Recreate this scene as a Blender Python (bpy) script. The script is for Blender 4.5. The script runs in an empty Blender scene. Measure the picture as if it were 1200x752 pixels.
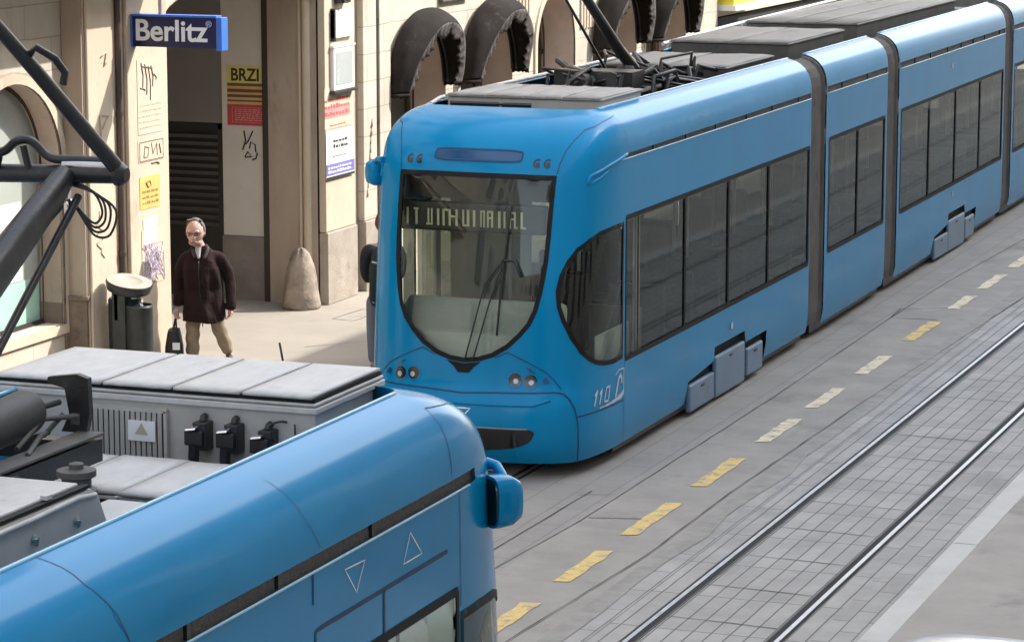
import bpy, math, random, bisect
from mathutils import Vector, Matrix, Quaternion
from mathutils.geometry import delaunay_2d_cdt
from mathutils import noise as mnoise
random.seed(7)
C = bpy.context.scene.collection
PI = math.pi
sc = bpy.context.scene

# ---------------------------------------------------------------- materials
def nt(m):
    m.use_nodes = True
    return m.node_tree.nodes, m.node_tree.links

def mat(name, col, rough=.6, metal=0, var=.12, vs=3., bump=0, bs=40., coat=0, stretch=(1, 1, 1), spots=None, rvar=.1, spec=.5):
    m = bpy.data.materials.new(name)
    N, L = nt(m)
    b = N['Principled BSDF']
    b.inputs['Metallic'].default_value = metal
    b.inputs['Coat Weight'].default_value = coat
    b.inputs['Coat Roughness'].default_value = .10
    b.inputs['Specular IOR Level'].default_value = spec
    g = N.new('ShaderNodeNewGeometry')
    mp = N.new('ShaderNodeMapping'); mp.inputs['Scale'].default_value = stretch
    L.new(g.outputs['Position'], mp.inputs['Vector'])
    n = N.new('ShaderNodeTexNoise'); n.inputs['Scale'].default_value = vs; n.inputs['Detail'].default_value = 6; n.inputs['Roughness'].default_value = .62
    L.new(mp.outputs[0], n.inputs['Vector'])
    r = N.new('ShaderNodeValToRGB')
    r.color_ramp.elements[0].position = .3; r.color_ramp.elements[1].position = .7
    r.color_ramp.elements[0].color = [c*(1-var) for c in col]+[1]
    r.color_ramp.elements[1].color = [min(1, c*(1+var)) for c in col]+[1]
    L.new(n.outputs['Fac'], r.inputs['Fac'])
    out = r.outputs['Color']
    if spots:   # (colour, scale, threshold) dirt patches with a shape of their own
        n2 = N.new('ShaderNodeTexNoise'); n2.inputs['Scale'].default_value = spots[1]; n2.inputs['Detail'].default_value = 9; n2.inputs['Roughness'].default_value = .7
        L.new(mp.outputs[0], n2.inputs['Vector'])
        r2 = N.new('ShaderNodeValToRGB')
        r2.color_ramp.elements[0].position = spots[2]; r2.color_ramp.elements[1].position = min(1, spots[2]+.12)
        L.new(n2.outputs['Fac'], r2.inputs['Fac'])
        mx = N.new('ShaderNodeMixRGB'); mx.inputs['Color2'].default_value = list(spots[0])+[1]
        L.new(r2.outputs['Color'], mx.inputs['Fac']); L.new(out, mx.inputs['Color1'])
        out = mx.outputs['Color']
    L.new(out, b.inputs['Base Color'])
    mr = N.new('ShaderNodeMapRange'); mr.inputs['To Min'].default_value = max(.02, rough-rvar); mr.inputs['To Max'].default_value = min(1, rough+rvar)
    L.new(n.outputs['Fac'], mr.inputs['Value']); L.new(mr.outputs[0], b.inputs['Roughness'])
    if bump:
        n3 = N.new('ShaderNodeTexNoise'); n3.inputs['Scale'].default_value = bs; n3.inputs['Detail'].default_value = 5
        L.new(mp.outputs[0], n3.inputs['Vector'])
        bp = N.new('ShaderNodeBump'); bp.inputs['Strength'].default_value = bump; bp.inputs['Distance'].default_value = .02
        L.new(n3.outputs['Fac'], bp.inputs['Height']); L.new(bp.outputs[0], b.inputs['Normal'])
    return m

def brickmat(name, c1, c2, mortar, bw, rh, ms, axis, rough=.8, bump=.4, offset=.5, noise=.25, smooth=.1, grime=None):
    """brick pattern laid in world metres; axis: 'YX' rows across X running along Y, 'YZ' wall along Y, 'XZ' wall along X"""
    m = bpy.data.materials.new(name)
    N, L = nt(m)
    b = N['Principled BSDF']; b.inputs['Roughness'].default_value = rough
    g = N.new('ShaderNodeNewGeometry'); s = N.new('ShaderNodeSeparateXYZ'); cb = N.new('ShaderNodeCombineXYZ')
    L.new(g.outputs['Position'], s.inputs[0])
    L.new(s.outputs[axis[0]], cb.inputs['X']); L.new(s.outputs[axis[1]], cb.inputs['Y'])
    wob = N.new('ShaderNodeTexNoise'); wob.inputs['Scale'].default_value = 2.2; wob.inputs['Detail'].default_value = 3
    L.new(g.outputs['Position'], wob.inputs['Vector'])
    sub = N.new('ShaderNodeVectorMath'); sub.operation = 'SUBTRACT'; sub.inputs[1].default_value = (.5, .5, .5)
    L.new(wob.outputs['Color'], sub.inputs[0])
    scl = N.new('ShaderNodeVectorMath'); scl.operation = 'SCALE'; scl.inputs['Scale'].default_value = min(.04, rh*.12)
    L.new(sub.outputs[0], scl.inputs[0])
    ad = N.new('ShaderNodeVectorMath'); L.new(cb.outputs[0], ad.inputs[0]); L.new(scl.outputs[0], ad.inputs[1])
    t = N.new('ShaderNodeTexBrick'); t.offset = offset; t.squash = 1
    t.inputs['Scale'].default_value = 1; t.inputs['Brick Width'].default_value = bw; t.inputs['Row Height'].default_value = rh
    t.inputs['Mortar Size'].default_value = ms; t.inputs['Mortar Smooth'].default_value = smooth; t.inputs['Bias'].default_value = 0
    t.inputs['Color1'].default_value = list(c1)+[1]; t.inputs['Color2'].default_value = list(c2)+[1]; t.inputs['Mortar'].default_value = list(mortar)+[1]
    L.new(ad.outputs[0], t.inputs['Vector'])
    n = N.new('ShaderNodeTexNoise'); n.inputs['Scale'].default_value = 1.7; n.inputs['Detail'].default_value = 9; n.inputs['Roughness'].default_value = .7
    L.new(g.outputs['Position'], n.inputs['Vector'])
    mr = N.new('ShaderNodeMapRange'); mr.inputs['From Min'].default_value = .25; mr.inputs['From Max'].default_value = .75; mr.inputs['To Min'].default_value = 1-noise; mr.inputs['To Max'].default_value = 1+noise
    L.new(n.outputs['Fac'], mr.inputs['Value'])
    mu = N.new('ShaderNodeVectorMath'); mu.operation = 'SCALE'
    L.new(t.outputs['Color'], mu.inputs[0]); L.new(mr.outputs[0], mu.inputs['Scale'])
    out = mu.outputs[0]
    if grime:
        mp = N.new('ShaderNodeMapping'); mp.inputs['Scale'].default_value = grime[2]
        L.new(g.outputs['Position'], mp.inputs['Vector'])
        n2 = N.new('ShaderNodeTexNoise'); n2.inputs['Scale'].default_value = 1; n2.inputs['Detail'].default_value = 8; n2.inputs['Roughness'].default_value = .68
        L.new(mp.outputs[0], n2.inputs['Vector'])
        r2 = N.new('ShaderNodeValToRGB'); r2.color_ramp.elements[0].position = grime[1]; r2.color_ramp.elements[1].position = grime[1]+.2
        L.new(n2.outputs['Fac'], r2.inputs['Fac'])
        mx = N.new('ShaderNodeMixRGB'); mx.inputs['Color2'].default_value = list(grime[0])+[1]
        L.new(r2.outputs['Color'], mx.inputs['Fac']); L.new(out, mx.inputs['Color1']); out = mx.outputs['Color']
    L.new(out, b.inputs['Base Color'])
    n3 = N.new('ShaderNodeTexNoise'); n3.inputs['Scale'].default_value = 60; n3.inputs['Detail'].default_value = 4
    L.new(g.outputs['Position'], n3.inputs['Vector'])
    hm = N.new('ShaderNodeMath'); hm.operation = 'MULTIPLY_ADD'; hm.inputs[1].default_value = -1.
    L.new(t.outputs['Fac'], hm.inputs[0]); 
    m3 = N.new('ShaderNodeMath'); m3.operation = 'MULTIPLY'; m3.inputs[1].default_value = .35
    L.new(n3.outputs['Fac'], m3.inputs[0]); L.new(m3.outputs[0], hm.inputs[2])
    bp = N.new('ShaderNodeBump'); bp.inputs['Strength'].default_value = bump; bp.inputs['Distance'].default_value = .012
    L.new(hm.outputs[0], bp.inputs['Height']); L.new(bp.outputs[0], b.inputs['Normal'])
    return m

def glassmat(name, tint, refl=1.0, rough=.02, wob=.03):
    m = bpy.data.materials.new(name)
    N, L = nt(m)
    N.remove(N['Principled BSDF']); o = N['Material Output']
    t = N.new('ShaderNodeBsdfTransparent'); t.inputs[0].default_value = list(tint)+[1]
    g = N.new('ShaderNodeBsdfGlossy'); g.inputs['Roughness'].default_value = rough; g.inputs[0].default_value = (.9, .95, .93, 1)
    f = N.new('ShaderNodeFresnel'); f.inputs['IOR'].default_value = 1.55
    geo = N.new('ShaderNodeNewGeometry')
    n = N.new('ShaderNodeTexNoise'); n.inputs['Scale'].default_value = 2.5; L.new(geo.outputs['Position'], n.inputs['Vector'])
    bp = N.new('ShaderNodeBump'); bp.inputs['Strength'].default_value = wob; bp.inputs['Distance'].default_value = .02
    L.new(n.outputs['Fac'], bp.inputs['Height']); L.new(bp.outputs[0], g.inputs['Normal'])
    k = N.new('ShaderNodeMath'); k.operation = 'MULTIPLY'; k.inputs[1].default_value = refl; k.use_clamp = True
    L.new(f.outputs[0], k.inputs[0])
    mx = N.new('ShaderNodeMixShader'); L.new(k.outputs[0], mx.inputs[0]); L.new(t.outputs[0], mx.inputs[1]); L.new(g.outputs[0], mx.inputs[2])
    L.new(mx.outputs[0], o.inputs['Surface'])
    return m

def emitmat(name, col, st):
    m = bpy.data.materials.new(name)
    N, L = nt(m); b = N['Principled BSDF']
    b.inputs['Base Color'].default_value = list(col)+[1]
    b.inputs['Emission Color'].default_value = list(col)+[1]; b.inputs['Emission Strength'].default_value = st
    return m

BLUE = mat('blue_paint', (.0001, .218, .46), .20, coat=.17, var=.07, vs=2.2, rvar=.07, bump=.012, bs=3, spec=.13, stretch=(1, .5, .25), spots=((.02, .17, .36), 1.6, .64))
EDGE_GLINT = mat('painted_edge_highlight', (.20, .47, .66), .25, coat=.5, var=.12, vs=2)  # pale blue stands in for the sky's reflection along the edges
BLUED = mat('blue_seam', (.003, .03, .10), .5)
DKBLUE = mat('dark_blue_lens', (.01, .07, .18), .15, coat=.5)
BLACK = mat('black_rubber', (.008, .008, .009), .6, var=.3, spec=.25)
BLKM = mat('black_metal', (.018, .019, .021), .38, var=.3, vs=9, bump=.1, spots=((.05, .05, .05), 9, .6))
BLKG = mat('black_gloss', (.006, .007, .008), .12, coat=.4)
DARK = mat('dark_recess', (.02, .02, .022), .8)
MESH = mat('perforated_grille', (.115, .108, .105), .8, var=.5, vs=60, bump=.5, bs=120)
BELL = mat('bellows_rubber', (.165, .155, .147), .75, var=.25, vs=8, stretch=(1, 1, .4), spots=((.06, .055, .05), 5, .58))
ROOFG = mat('roof_grey', (.19, .185, .175), .6, var=.15, vs=5, bump=.12, bs=18, spots=((.09, .088, .085), 3.2, .56), stretch=(1, .4, 1))
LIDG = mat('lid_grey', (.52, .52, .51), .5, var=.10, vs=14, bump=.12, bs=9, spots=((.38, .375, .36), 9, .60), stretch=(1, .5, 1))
CASE = mat('case_grey', (.43, .425, .405), .55, var=.12, vs=4, bump=.05, bs=20, spots=((.34, .33, .31), 4, .6))
OLDGR = mat('weathered_grey', (.085, .083, .08), .65, var=.25, vs=5, bump=.1, bs=20, spots=((.05, .049, .047), 4.5, .55))
DECK = mat('roof_deck', (.085, .083, .08), .75, var=.3, vs=4, bump=.2, bs=20)
STEEL = mat('steel', (.55, .55, .55), .32, metal=1, var=.1)
CHROME = mat('chrome', (.8, .8, .82), .1, metal=1)
WHITEP = mat('white_print', (.78, .8, .82), .5, var=.04)
SILVER = mat('silver_print', (.5, .58, .66), .4, var=.08)
SKIRT = mat('bogie_panel_paint', (.13, .21, .31), .35, coat=.2, var=.15, vs=3, spots=((.10, .13, .17), 5, .58))
DASH = mat('dashboard_plastic', (.74, .77, .71), .7, var=.08)
CABWALL = mat('cab_lining', (.72, .74, .66), .6, var=.06)
INTER = mat('interior_grey', (.27, .27, .26), .6)
SEATM = mat('seat_fabric', (.035, .05, .09), .85, var=.4, vs=30)
SEATD = mat('driver_seat_black', (.02, .02, .022), .8, var=.4, vs=20)
RAILY = mat('handrail_grey', (.5, .5, .46), .35, var=.1)
LED = emitmat('led_letters', (.55, .55, .34), .03)
GLASSF = glassmat('windscreen_glass', (.82, .88, .84), 1.0)
GLASSC = glassmat('cab_glass', (.86, .92, .88), .9)
GLASSS = glassmat('tinted_side_glass', (.54, .60, .55), .78, .045, .012)
GLASSB = glassmat('shop_glass', (.45, .55, .5), 1.4)
LAMP = mat('lamp_reflector', (.36, .44, .52), .12, coat=1, var=.4, vs=60)

# ---------------------------------------------------------------- mesh helpers
ORG = {}
def tag(o, label=None, cat=None, group=None, kind=None):
    if label: o['label'] = label
    if cat: o['category'] = cat
    if group: o['group'] = group
    if kind: o['kind'] = kind
    return o
def thing(name, loc, label, cat, group=None):
    o = bpy.data.objects.new(name, None); C.objects.link(o)
    o.location = loc; o.empty_display_size = .2
    ORG[o.name] = Vector(loc)
    return tag(o, label, cat, group)

class MB:
    def __init__(s): s.v = []; s.f = []; s.m = []; s.nor = {}
    def add(s, vs, fs, m=0, T=None):
        k = len(s.v)
        s.v += [tuple(T(p)) if T else tuple(p) for p in vs]
        for f in fs: s.f.append(tuple(i+k for i in f)); s.m.append(m)
        return k
    def box(s, x0, x1, y0, y1, z0, z1, m=0, T=None):
        if x0 > x1: x0, x1 = x1, x0
        if y0 > y1: y0, y1 = y1, y0
        if z0 > z1: z0, z1 = z1, z0
        s.add([(x0,y0,z0),(x1,y0,z0),(x1,y1,z0),(x0,y1,z0),(x0,y0,z1),(x1,y0,z1),(x1,y1,z1),(x0,y1,z1)],
              [(0,3,2,1),(4,5,6,7),(0,1,5,4),(1,2,6,5),(2,3,7,6),(3,0,4,7)], m, T)
    def obox(s, c, ax, ay, az, m=0):   # centre and three half vectors
        c, ax, ay, az = Vector(c), Vector(ax), Vector(ay), Vector(az)
        P = [c-ax-ay-az, c+ax-ay-az, c+ax+ay-az, c-ax+ay-az, c-ax-ay+az, c+ax-ay+az, c+ax+ay+az, c-ax+ay+az]
        s.add(P, [(0,3,2,1),(4,5,6,7),(0,1,5,4),(1,2,6,5),(2,3,7,6),(3,0,4,7)], m)
    def tube(s, pts, r, n=10, m=0, cap=True, flat=1.):
        pts = [Vector(p) for p in pts]
        if not isinstance(r, (list, tuple)): r = [r]*len(pts)
        ring = []
        up = None
        for i, p in enumerate(pts):
            d = (pts[min(i+1, len(pts)-1)]-pts[max(i-1, 0)]).normalized()
            if up is None:
                up = Vector((0, 0, 1)) if abs(d.z) < .9 else Vector((1, 0, 0))
            a = d.cross(up).normalized(); b = a.cross(d).normalized(); up = b
            ring.append([p+a*math.cos(2*PI*k/n)*r[i]+b*math.sin(2*PI*k/n)*r[i]*flat for k in range(n)])
        k0 = len(s.v)
        s.v += [tuple(q) for R in ring for q in R]
        for i in range(len(pts)-1):
            for k in range(n):
                s.f.append((k0+i*n+k, k0+i*n+(k+1) % n, k0+(i+1)*n+(k+1) % n, k0+(i+1)*n+k)); s.m.append(m)
        if cap:
            s.f.append(tuple(k0+k for k in range(n))[::-1]); s.m.append(m)
            s.f.append(tuple(k0+(len(pts)-1)*n+k for k in range(n))); s.m.append(m)
    def lathe(s, c, prof, n=24, m=0, ax=None):   # prof [(r,z)]
        q = Vector((0,0,1)).rotation_difference(Vector(ax)) if ax else Quaternion()
        c = Vector(c); k0 = len(s.v)
        for r, z in prof:
            for k in range(n): s.v.append(tuple(c+q@Vector((r*math.cos(2*PI*k/n), r*math.sin(2*PI*k/n), z))))
        for i in range(len(prof)-1):
            for k in range(n):
                s.f.append((k0+i*n+k, k0+i*n+(k+1) % n, k0+(i+1)*n+(k+1) % n, k0+(i+1)*n+k)); s.m.append(m)
        s.f.append(tuple(k0+k for k in range(n))[::-1]); s.m.append(m)
        s.f.append(tuple(k0+(len(prof)-1)*n+k for k in range(n))); s.m.append(m)
    def prism(s, poly, ax, a0, a1, m=0):
        def mk(p, a): return (a, p[0], p[1]) if ax == 'X' else (p[0], a, p[1]) if ax == 'Y' else (p[0], p[1], a)
        n = len(poly)
        s.add([mk(p, a0) for p in poly]+[mk(p, a1) for p in poly],
              [tuple(range(n))[::-1], tuple(range(n, 2*n))]+[(i, (i+1) % n, n+(i+1) % n, n+i) for i in range(n)], m)
    def build(s, name, mats, parent=None, smooth=False, bevel=0, loc=None, seg=2, fix=True):
        me = bpy.data.meshes.new(name)
        if not isinstance(mats, (list, tuple)): mats = [mats]
        o = bpy.data.objects.new(name, me); C.objects.link(o)
        if parent:
            og = ORG[parent.name]; o.parent = parent
        elif loc is not None: og = Vector(loc); o.location = og
        else:
            xs = [p[0] for p in s.v]; ys = [p[1] for p in s.v]; zs = [p[2] for p in s.v]
            og = Vector(((min(xs)+max(xs))/2, (min(ys)+max(ys))/2, min(zs))); o.location = og
        ORG[o.name] = og
        me.from_pydata([(p[0]-og.x, p[1]-og.y, p[2]-og.z) for p in s.v], [], s.f)
        for mm in mats: me.materials.append(mm)
        me.polygons.foreach_set('material_index', s.m)
        if fix:
            import bmesh
            b = bmesh.new(); b.from_mesh(me); bmesh.ops.recalc_face_normals(b, faces=b.faces); b.to_mesh(me); b.free()
        if smooth:
            me.shade_smooth()
            if smooth is not True: me.set_sharp_from_angle(angle=math.radians(smooth))
        if bevel:
            bv = o.modifiers.new('bevel', 'BEVEL'); bv.width = bevel; bv.segments = seg; bv.limit_method = 'ANGLE'; bv.angle_limit = math.radians(40); bv.harden_normals = False
        me.update()
        return o

def inside(p, poly):
    x, y = p; c = False; j = len(poly)-1
    for i in range(len(poly)):
        xi, yi = poly[i]; xj, yj = poly[j]
        if (yi > y) != (yj > y) and x < (xj-xi)*(y-yi)/(yj-yi)+xi: c = not c
        j = i
    return c
def dens(poly, d, closed=True):
    out = []
    n = len(poly)
    for i in range(n if closed else n-1):
        a, b = poly[i], poly[(i+1) % n]
        k = max(1, int(math.hypot(a[0]-b[0], a[1]-b[1])/d+.5))
        for j in range(k): out.append((a[0]+(b[0]-a[0])*j/k, a[1]+(b[1]-a[1])*j/k))
    if not closed: out.append(poly[-1])
    return out
def area(p): return sum(p[i-1][0]*p[i][1]-p[i][0]*p[i-1][1] for i in range(len(p)))/2
def offp(poly, d):   # outward by d
    if area(poly) < 0: poly = poly[::-1]
    n = len(poly); out = []
    for i in range(n):
        a, b, c = poly[i-1], poly[i], poly[(i+1) % n]
        def nr(p, q):
            l = math.hypot(q[0]-p[0], q[1]-p[1]) or 1; return ((q[1]-p[1])/l, -(q[0]-p[0])/l)
        n1, n2 = nr(a, b), nr(b, c)
        k = max(.45, 1+n1[0]*n2[0]+n1[1]*n2[1])
        out.append((b[0]+d*(n1[0]+n2[0])/k, b[1]+d*(n1[1]+n2[1])/k))
    return out
def rnd(poly, r=.3, it=2):   # corner cutting
    for _ in range(it):
        o = []
        for i in range(len(poly)):
            a, b = poly[i], poly[(i+1) % len(poly)]
            o += [(a[0]+(b[0]-a[0])*r, a[1]+(b[1]-a[1])*r), (a[0]+(b[0]-a[0])*(1-r), a[1]+(b[1]-a[1])*(1-r))]
        poly = o
    return poly
def gridloop(S, V):
    return [(s, V[0]) for s in S]+[(S[-1], v) for v in V[1:]]+[(s, V[-1]) for s in S[-2::-1]]+[(S[0], v) for v in V[-2:0:-1]]
def cdt(outer, holes, gs, gv, d=.08, raw=False):
    """2-D fill of outer minus holes with interior grid gs x gv; returns verts, tris"""
    pts, edges = [], []
    loops = [list(outer) if raw else dens(outer, d)]+[dens(h, d*.7) for h in holes]
    for lp in loops:
        k = len(pts); pts += lp
        edges += [(k+i, k+(i+1) % len(lp)) for i in range(len(lp))]
    lo = [(min(p[0] for p in l), max(p[0] for p in l), min(p[1] for p in l), max(p[1] for p in l)) for l in loops]
    bl = loops[0]
    cell = {}
    for p in pts: cell.setdefault((round(p[0]/.05), round(p[1]/.05)), []).append(p)
    for a in gs:
        for b in gv:
            if not (lo[0][0] < a < lo[0][1] and lo[0][2] < b < lo[0][3]): continue
            if not inside((a, b), bl): continue
            if any(lo[i+1][0] < a < lo[i+1][1] and lo[i+1][2] < b < lo[i+1][3] and inside((a, b), h) for i, h in enumerate(loops[1:])): continue
            ca, cb = round(a/.05), round(b/.05)
            if any(math.hypot(a-q[0], b-q[1]) < .018 for i in (-1, 0, 1) for j in (-1, 0, 1) for q in cell.get((ca+i, cb+j), ())): continue
            pts.append((a, b))
    r = delaunay_2d_cdt([Vector(p) for p in pts], edges, [], 0, 1e-6)
    V = [(p.x, p.y) for p in r[0]]; F = []
    for f in r[2]:
        c = (sum(V[i][0] for i in f)/len(f), sum(V[i][1] for i in f)/len(f))
        if not inside(c, bl) or any(inside(c, h) for h in loops[1:]): continue
        if area([V[i] for i in f]) < 0: f = f[::-1]
        F.append(tuple(f))
    return V, F
def frange(a, b, d):
    n = max(1, int(round((b-a)/d))); return [a+(b-a)*i/n for i in range(n+1)]

# ---------------------------------------------------------------- camera, light, world
cam = bpy.data.cameras.new('camera'); co = bpy.data.objects.new('camera', cam); C.objects.link(co)
cam.lens = 103.5; cam.sensor_width = 36; cam.clip_end = 1000; cam.clip_start = .1
AL, BE = math.radians(20.776), math.radians(9.4785)
co.location = (0, 0, 5.9077)
co.rotation_euler = (math.radians(90)-BE, 0, AL)
sc.camera = co
SUN = Vector((1, .80, 1.15)).normalized()
sl = bpy.data.lights.new('sun', 'SUN'); so = bpy.data.objects.new('sun', sl); C.objects.link(so)
sl.energy = 1.8; sl.angle = math.radians(.5); sl.color = (1, .96, .91)
so.rotation_euler = (-SUN).to_track_quat('-Z', 'Y').to_euler(); so.location = (20, 20, 40)
w = bpy.data.worlds.new('World'); sc.world = w; w.use_nodes = True
N, L = w.node_tree.nodes, w.node_tree.links
sky = N.new('ShaderNodeTexSky'); sky.sky_type = 'NISHITA'; sky.sun_disc = False
sky.sun_elevation = math.asin(SUN.z); sky.sun_rotation = math.atan2(SUN.x, SUN.y)
sky.air_density = 1.2; sky.dust_density = 2.2; sky.ozone_density = .7
hsv = N.new('ShaderNodeHueSaturation'); hsv.inputs['Saturation'].default_value = .42; L.new(sky.outputs[0], hsv.inputs['Color']); L.new(hsv.outputs[0], N['Background'].inputs['Color']); N['Background'].inputs['Strength'].default_value = .15
sc.view_settings.view_transform = 'Standard'; sc.view_settings.look = 'None'; sc.view_settings.exposure = 2.0; sc.view_settings.gamma = 1
sc.cycles.use_denoising = True
sc.cycles.max_bounces = 10; sc.cycles.transparent_max_bounces = 16; sc.cycles.diffuse_bounces = 5

# ---------------------------------------------------------------- ground
ASPH = mat('road_asphalt', (.30, .282, .26), .85, var=.16, vs=1.6, bump=.35, bs=90, spots=((.21, .20, .188), .9, .56))
SETTS = brickmat('worn_setts', (.275, .262, .245), (.262, .25, .235), (.20, .19, .178), .62, .31, .008, 'YX', bump=.2, noise=.16, grime=((.15, .145, .14), .55, (.9, .3, 1)))
PAVE = brickmat('track_pavers', (.355, .345, .33), (.31, .302, .29), (.12, .115, .108), 1.02, .143, .007, 'YX', bump=.5, offset=0, noise=.24, grime=((.19, .185, .18), .56, (.8, .25, 1)))
PAVE2 = brickmat('track_edge_pavers', (.35, .34, .325), (.30, .292, .28), (.13, .125, .118), .62, .155, .006, 'YX', bump=.4, noise=.2, grime=((.2, .195, .185), .54, (.9, .3, 1)))
KERB = mat('pale_kerb_stone', (.50, .49, .465), .75, var=.10, vs=2.5, bump=.15, bs=60)
WALKR = mat('patched_asphalt_footway', (.36, .335, .305), .85, var=.14, vs=1.2, bump=.3, bs=80, spots=((.24, .235, .225), .75, .55))
WALKL = mat('sunlit_footway_asphalt', (.285, .25, .205), .85, var=.10, vs=1.2, bump=.25, bs=70, spots=((.23, .20, .17), 1.6, .6))
TARM = mat('tar_joint_black', (.06, .057, .054), .8, var=.3)
YEL = mat('worn_yellow_paint', (.64, .47, .16), .7, var=.15, vs=9, bump=.2, bs=80, spots=((.30, .27, .22), 7, .50))
YELW = mat('faded_cream_paint', (.66, .59, .42), .7, var=.15, vs=9, bump=.2, bs=80, spots=((.32, .29, .25), 7, .50))
def sheet(name, x0, x1, y0, y1, z, m, parent=None):
    b = MB(); b.add([(x0,y0,z),(x1,y0,z),(x1,y1,z),(x0,y1,z)], [(0,1,2,3)])
    o = b.build(name, m, parent)
    return tag(o, kind='structure')
sheet('ground', -250, 250, -150, 400, -.02, ASPH)
road = sheet('road', -8.3, -7.28, -60, 150, 0, ASPH)
setts = sheet('track_paving', -12.0, -8.3, -60, 150, 0, SETTS)
sheet('track_paving', -5.045, -7.28, -60, 150, .004, PAVE)
sheet('track_paving', -6.95, -7.28, -60, 150, .008, PAVE2)
sheet('track_paving', -5.40, -5.045, -60, 150, .008, PAVE2)
def raised(name, x0, x1, y0, y1, z, m, bevel=0):
    b = MB(); b.box(x0, x1, y0, y1, -.03, z)
    return tag(b.build(name, m, None, bevel=bevel), kind='structure')
raised('pavement', -4.83, .9, -60, 150, .045, WALKR)
raised('pavement', -30, -12.15, -60, 150, .1, WALKL)
def kerbs(name, x0, x1, z, d, m, y0=14, y1=70):
    b = MB(); y = y0
    while y < y1:
        l = d+random.uniform(-.03, .03)
        b.box(x0, x1, y+.004, y+l-.004, -.02, z+random.uniform(-.003, .003)); y += l
    return tag(b.build(name, m, None, bevel=.008), kind='structure')
kerbs('kerb', -5.045, -4.83, .05, 1.62, KERB)
kerbs('kerb', -12.15, -12.0, .1, 1.0, KERB)
# rails: head, groove, lip
RAILM = mat('rail_steel', (.48, .48, .48), .42, metal=.8, var=.15, vs=6, rvar=.12)
GROOVE = mat('rail_groove', (.014, .014, .014), .9)
def rail(x, sgn):
    b = MB()
    h0, h1 = sorted((x, x-sgn*.036)); b.box(h0, h1, -60, 150, -.02, .014)
    g0, g1 = sorted((x, x+sgn*.050)); b.box(g0, g1, -60, 150, -.02, .0095, 1)
    l0, l1 = sorted((x+sgn*.050, x+sgn*.060)); b.box(l0, l1, -60, 150, -.02, .0115, 2)
    e0, e1 = sorted((x-sgn*.036, x-sgn*.058)); b.box(e0, e1, -60, 150, -.02, .010, 1)
    tag(b.build('tram_rail', [RAILM, GROOVE, OLDGR]), kind='structure')
rail(-6.655, 1); rail(-5.645, -1); rail(-10.4, 1); rail(-9.4, -1)
def crack(pts, wd, z=.0045, name='road_crack', m=TARM):
    b = MB(); P = []
    for i in range(len(pts)-1):
        n = max(2, int(math.dist(pts[i], pts[i+1])/.25))
        for k in range(n): P.append((pts[i][0]+(pts[i+1][0]-pts[i][0])*k/n+random.uniform(-.004, .004), pts[i][1]+(pts[i+1][1]-pts[i][1])*k/n))
    P.append(pts[-1]); vs = []
    for i, p in enumerate(P):
        q = P[min(i+1, len(P)-1)]; r = P[max(i-1, 0)]; dx, dy = q[0]-r[0], q[1]-r[1]; l = math.hypot(dx, dy) or 1
        ww = wd*random.uniform(.5, 1.3)/2
        vs += [(p[0]-dy/l*ww, p[1]+dx/l*ww, z), (p[0]+dy/l*ww, p[1]-dx/l*ww, z)]
    b.add(vs, [(2*i, 2*i+1, 2*i+3, 2*i+2) for i in range(len(P)-1)])
    return tag(b.build(name, m, road, fix=False), kind='structure')
crack([(-8.38, 18), (-8.36, 21.7), (-8.27, 23.5), (-8.24, 29.3), (-8.29, 34.9), (-8.27, 38.1), (-8.12, 42.5), (-8.1, 60)], .012)
def patch_strip(name, x0, xs, y0, y1, z, m, amp):
    n = 90; vs = []
    for i in range(n+1):
        y = y0+(y1-y0)*i/n
        vs += [(x0, y, z), (xs+amp*(mnoise.noise(Vector((y*.8, 1, 0)))+.5*mnoise.noise(Vector((y*3, 2, 0)))), y, z)]
    b = MB(); b.add(vs, [(2*i, 2*i+1, 2*i+3, 2*i+2) for i in range(n)])
    return tag(b.build(name, m, None), kind='structure')

patch_strip('track_paving', -7.28, -7.10, 12, 90, .0125, mat('mortar_strip', (.27, .26, .24), .85, var=.2, vs=5, bump=.3, bs=60), .09)
crack([(-7.46, 17), (-7.49, 19.7), (-7.34, 22.5), (-7.36, 25), (-7.29, 29.1), (-7.06, 37), (-7.0, 60)], .012, .013)
crack([(-8.62, 18), (-8.6, 22), (-8.56, 24.6)], .014)
crack([(-8.24, 23.6), (-7.7, 23.75)], .014); crack([(-8.62, 24.4), (-8.3, 24.55)], .010)
crack([(-8.34, 35.65), (-7.8, 35.92)], .016); crack([(-8.29, 34.95), (-7.72, 34.98)], .026); crack([(-8.3, 34.97), (-8.33, 35.65)], .016)
# kerb-side joints of the track bed
for y in (20.7, 21.72, 22.75, 23.8, 24.85, 25.9, 26.95, 28.0, 30.1, 31.2):
    crack([(-6.6, y+.04), (-6.1, y+.01), (-5.72, y-.02)], .012, .0085)
ds = [(19.83, 20.72), (21.42, 22.5), (23.1, 24.38), (25.1, 26.4), (27.2, 28.42), (29.05, 30.2), (31.1, 32.3), (33.4, 34.8), (35.85, 36.95), (37.6, 38.95), (39.6, 40.8), (41.5, 42.7), (43.5, 44.7), (45.5, 46.7), (17.9, 18.9), (15.9, 17.0)]
for i, (a, c) in enumerate(ds):
    b = MB(); n = 10; vs = []
    off = -.02*max(0, i-6)/6
    for k in range(n+1):
        y = a+(c-a)*k/n
        vs += [(-7.785+off+random.uniform(-.012, .012), y, .0052), (-7.64+off+random.uniform(-.012, .012), y+.04, .0052)]
    b.add(vs, [(2*k, 2*k+1, 2*k+3, 2*k+2) for k in range(n)])
    tag(b.build('road_marking', YEL if i < 4 or i == 7 or i > 13 else YELW, road, fix=False), kind='structure')

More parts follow.
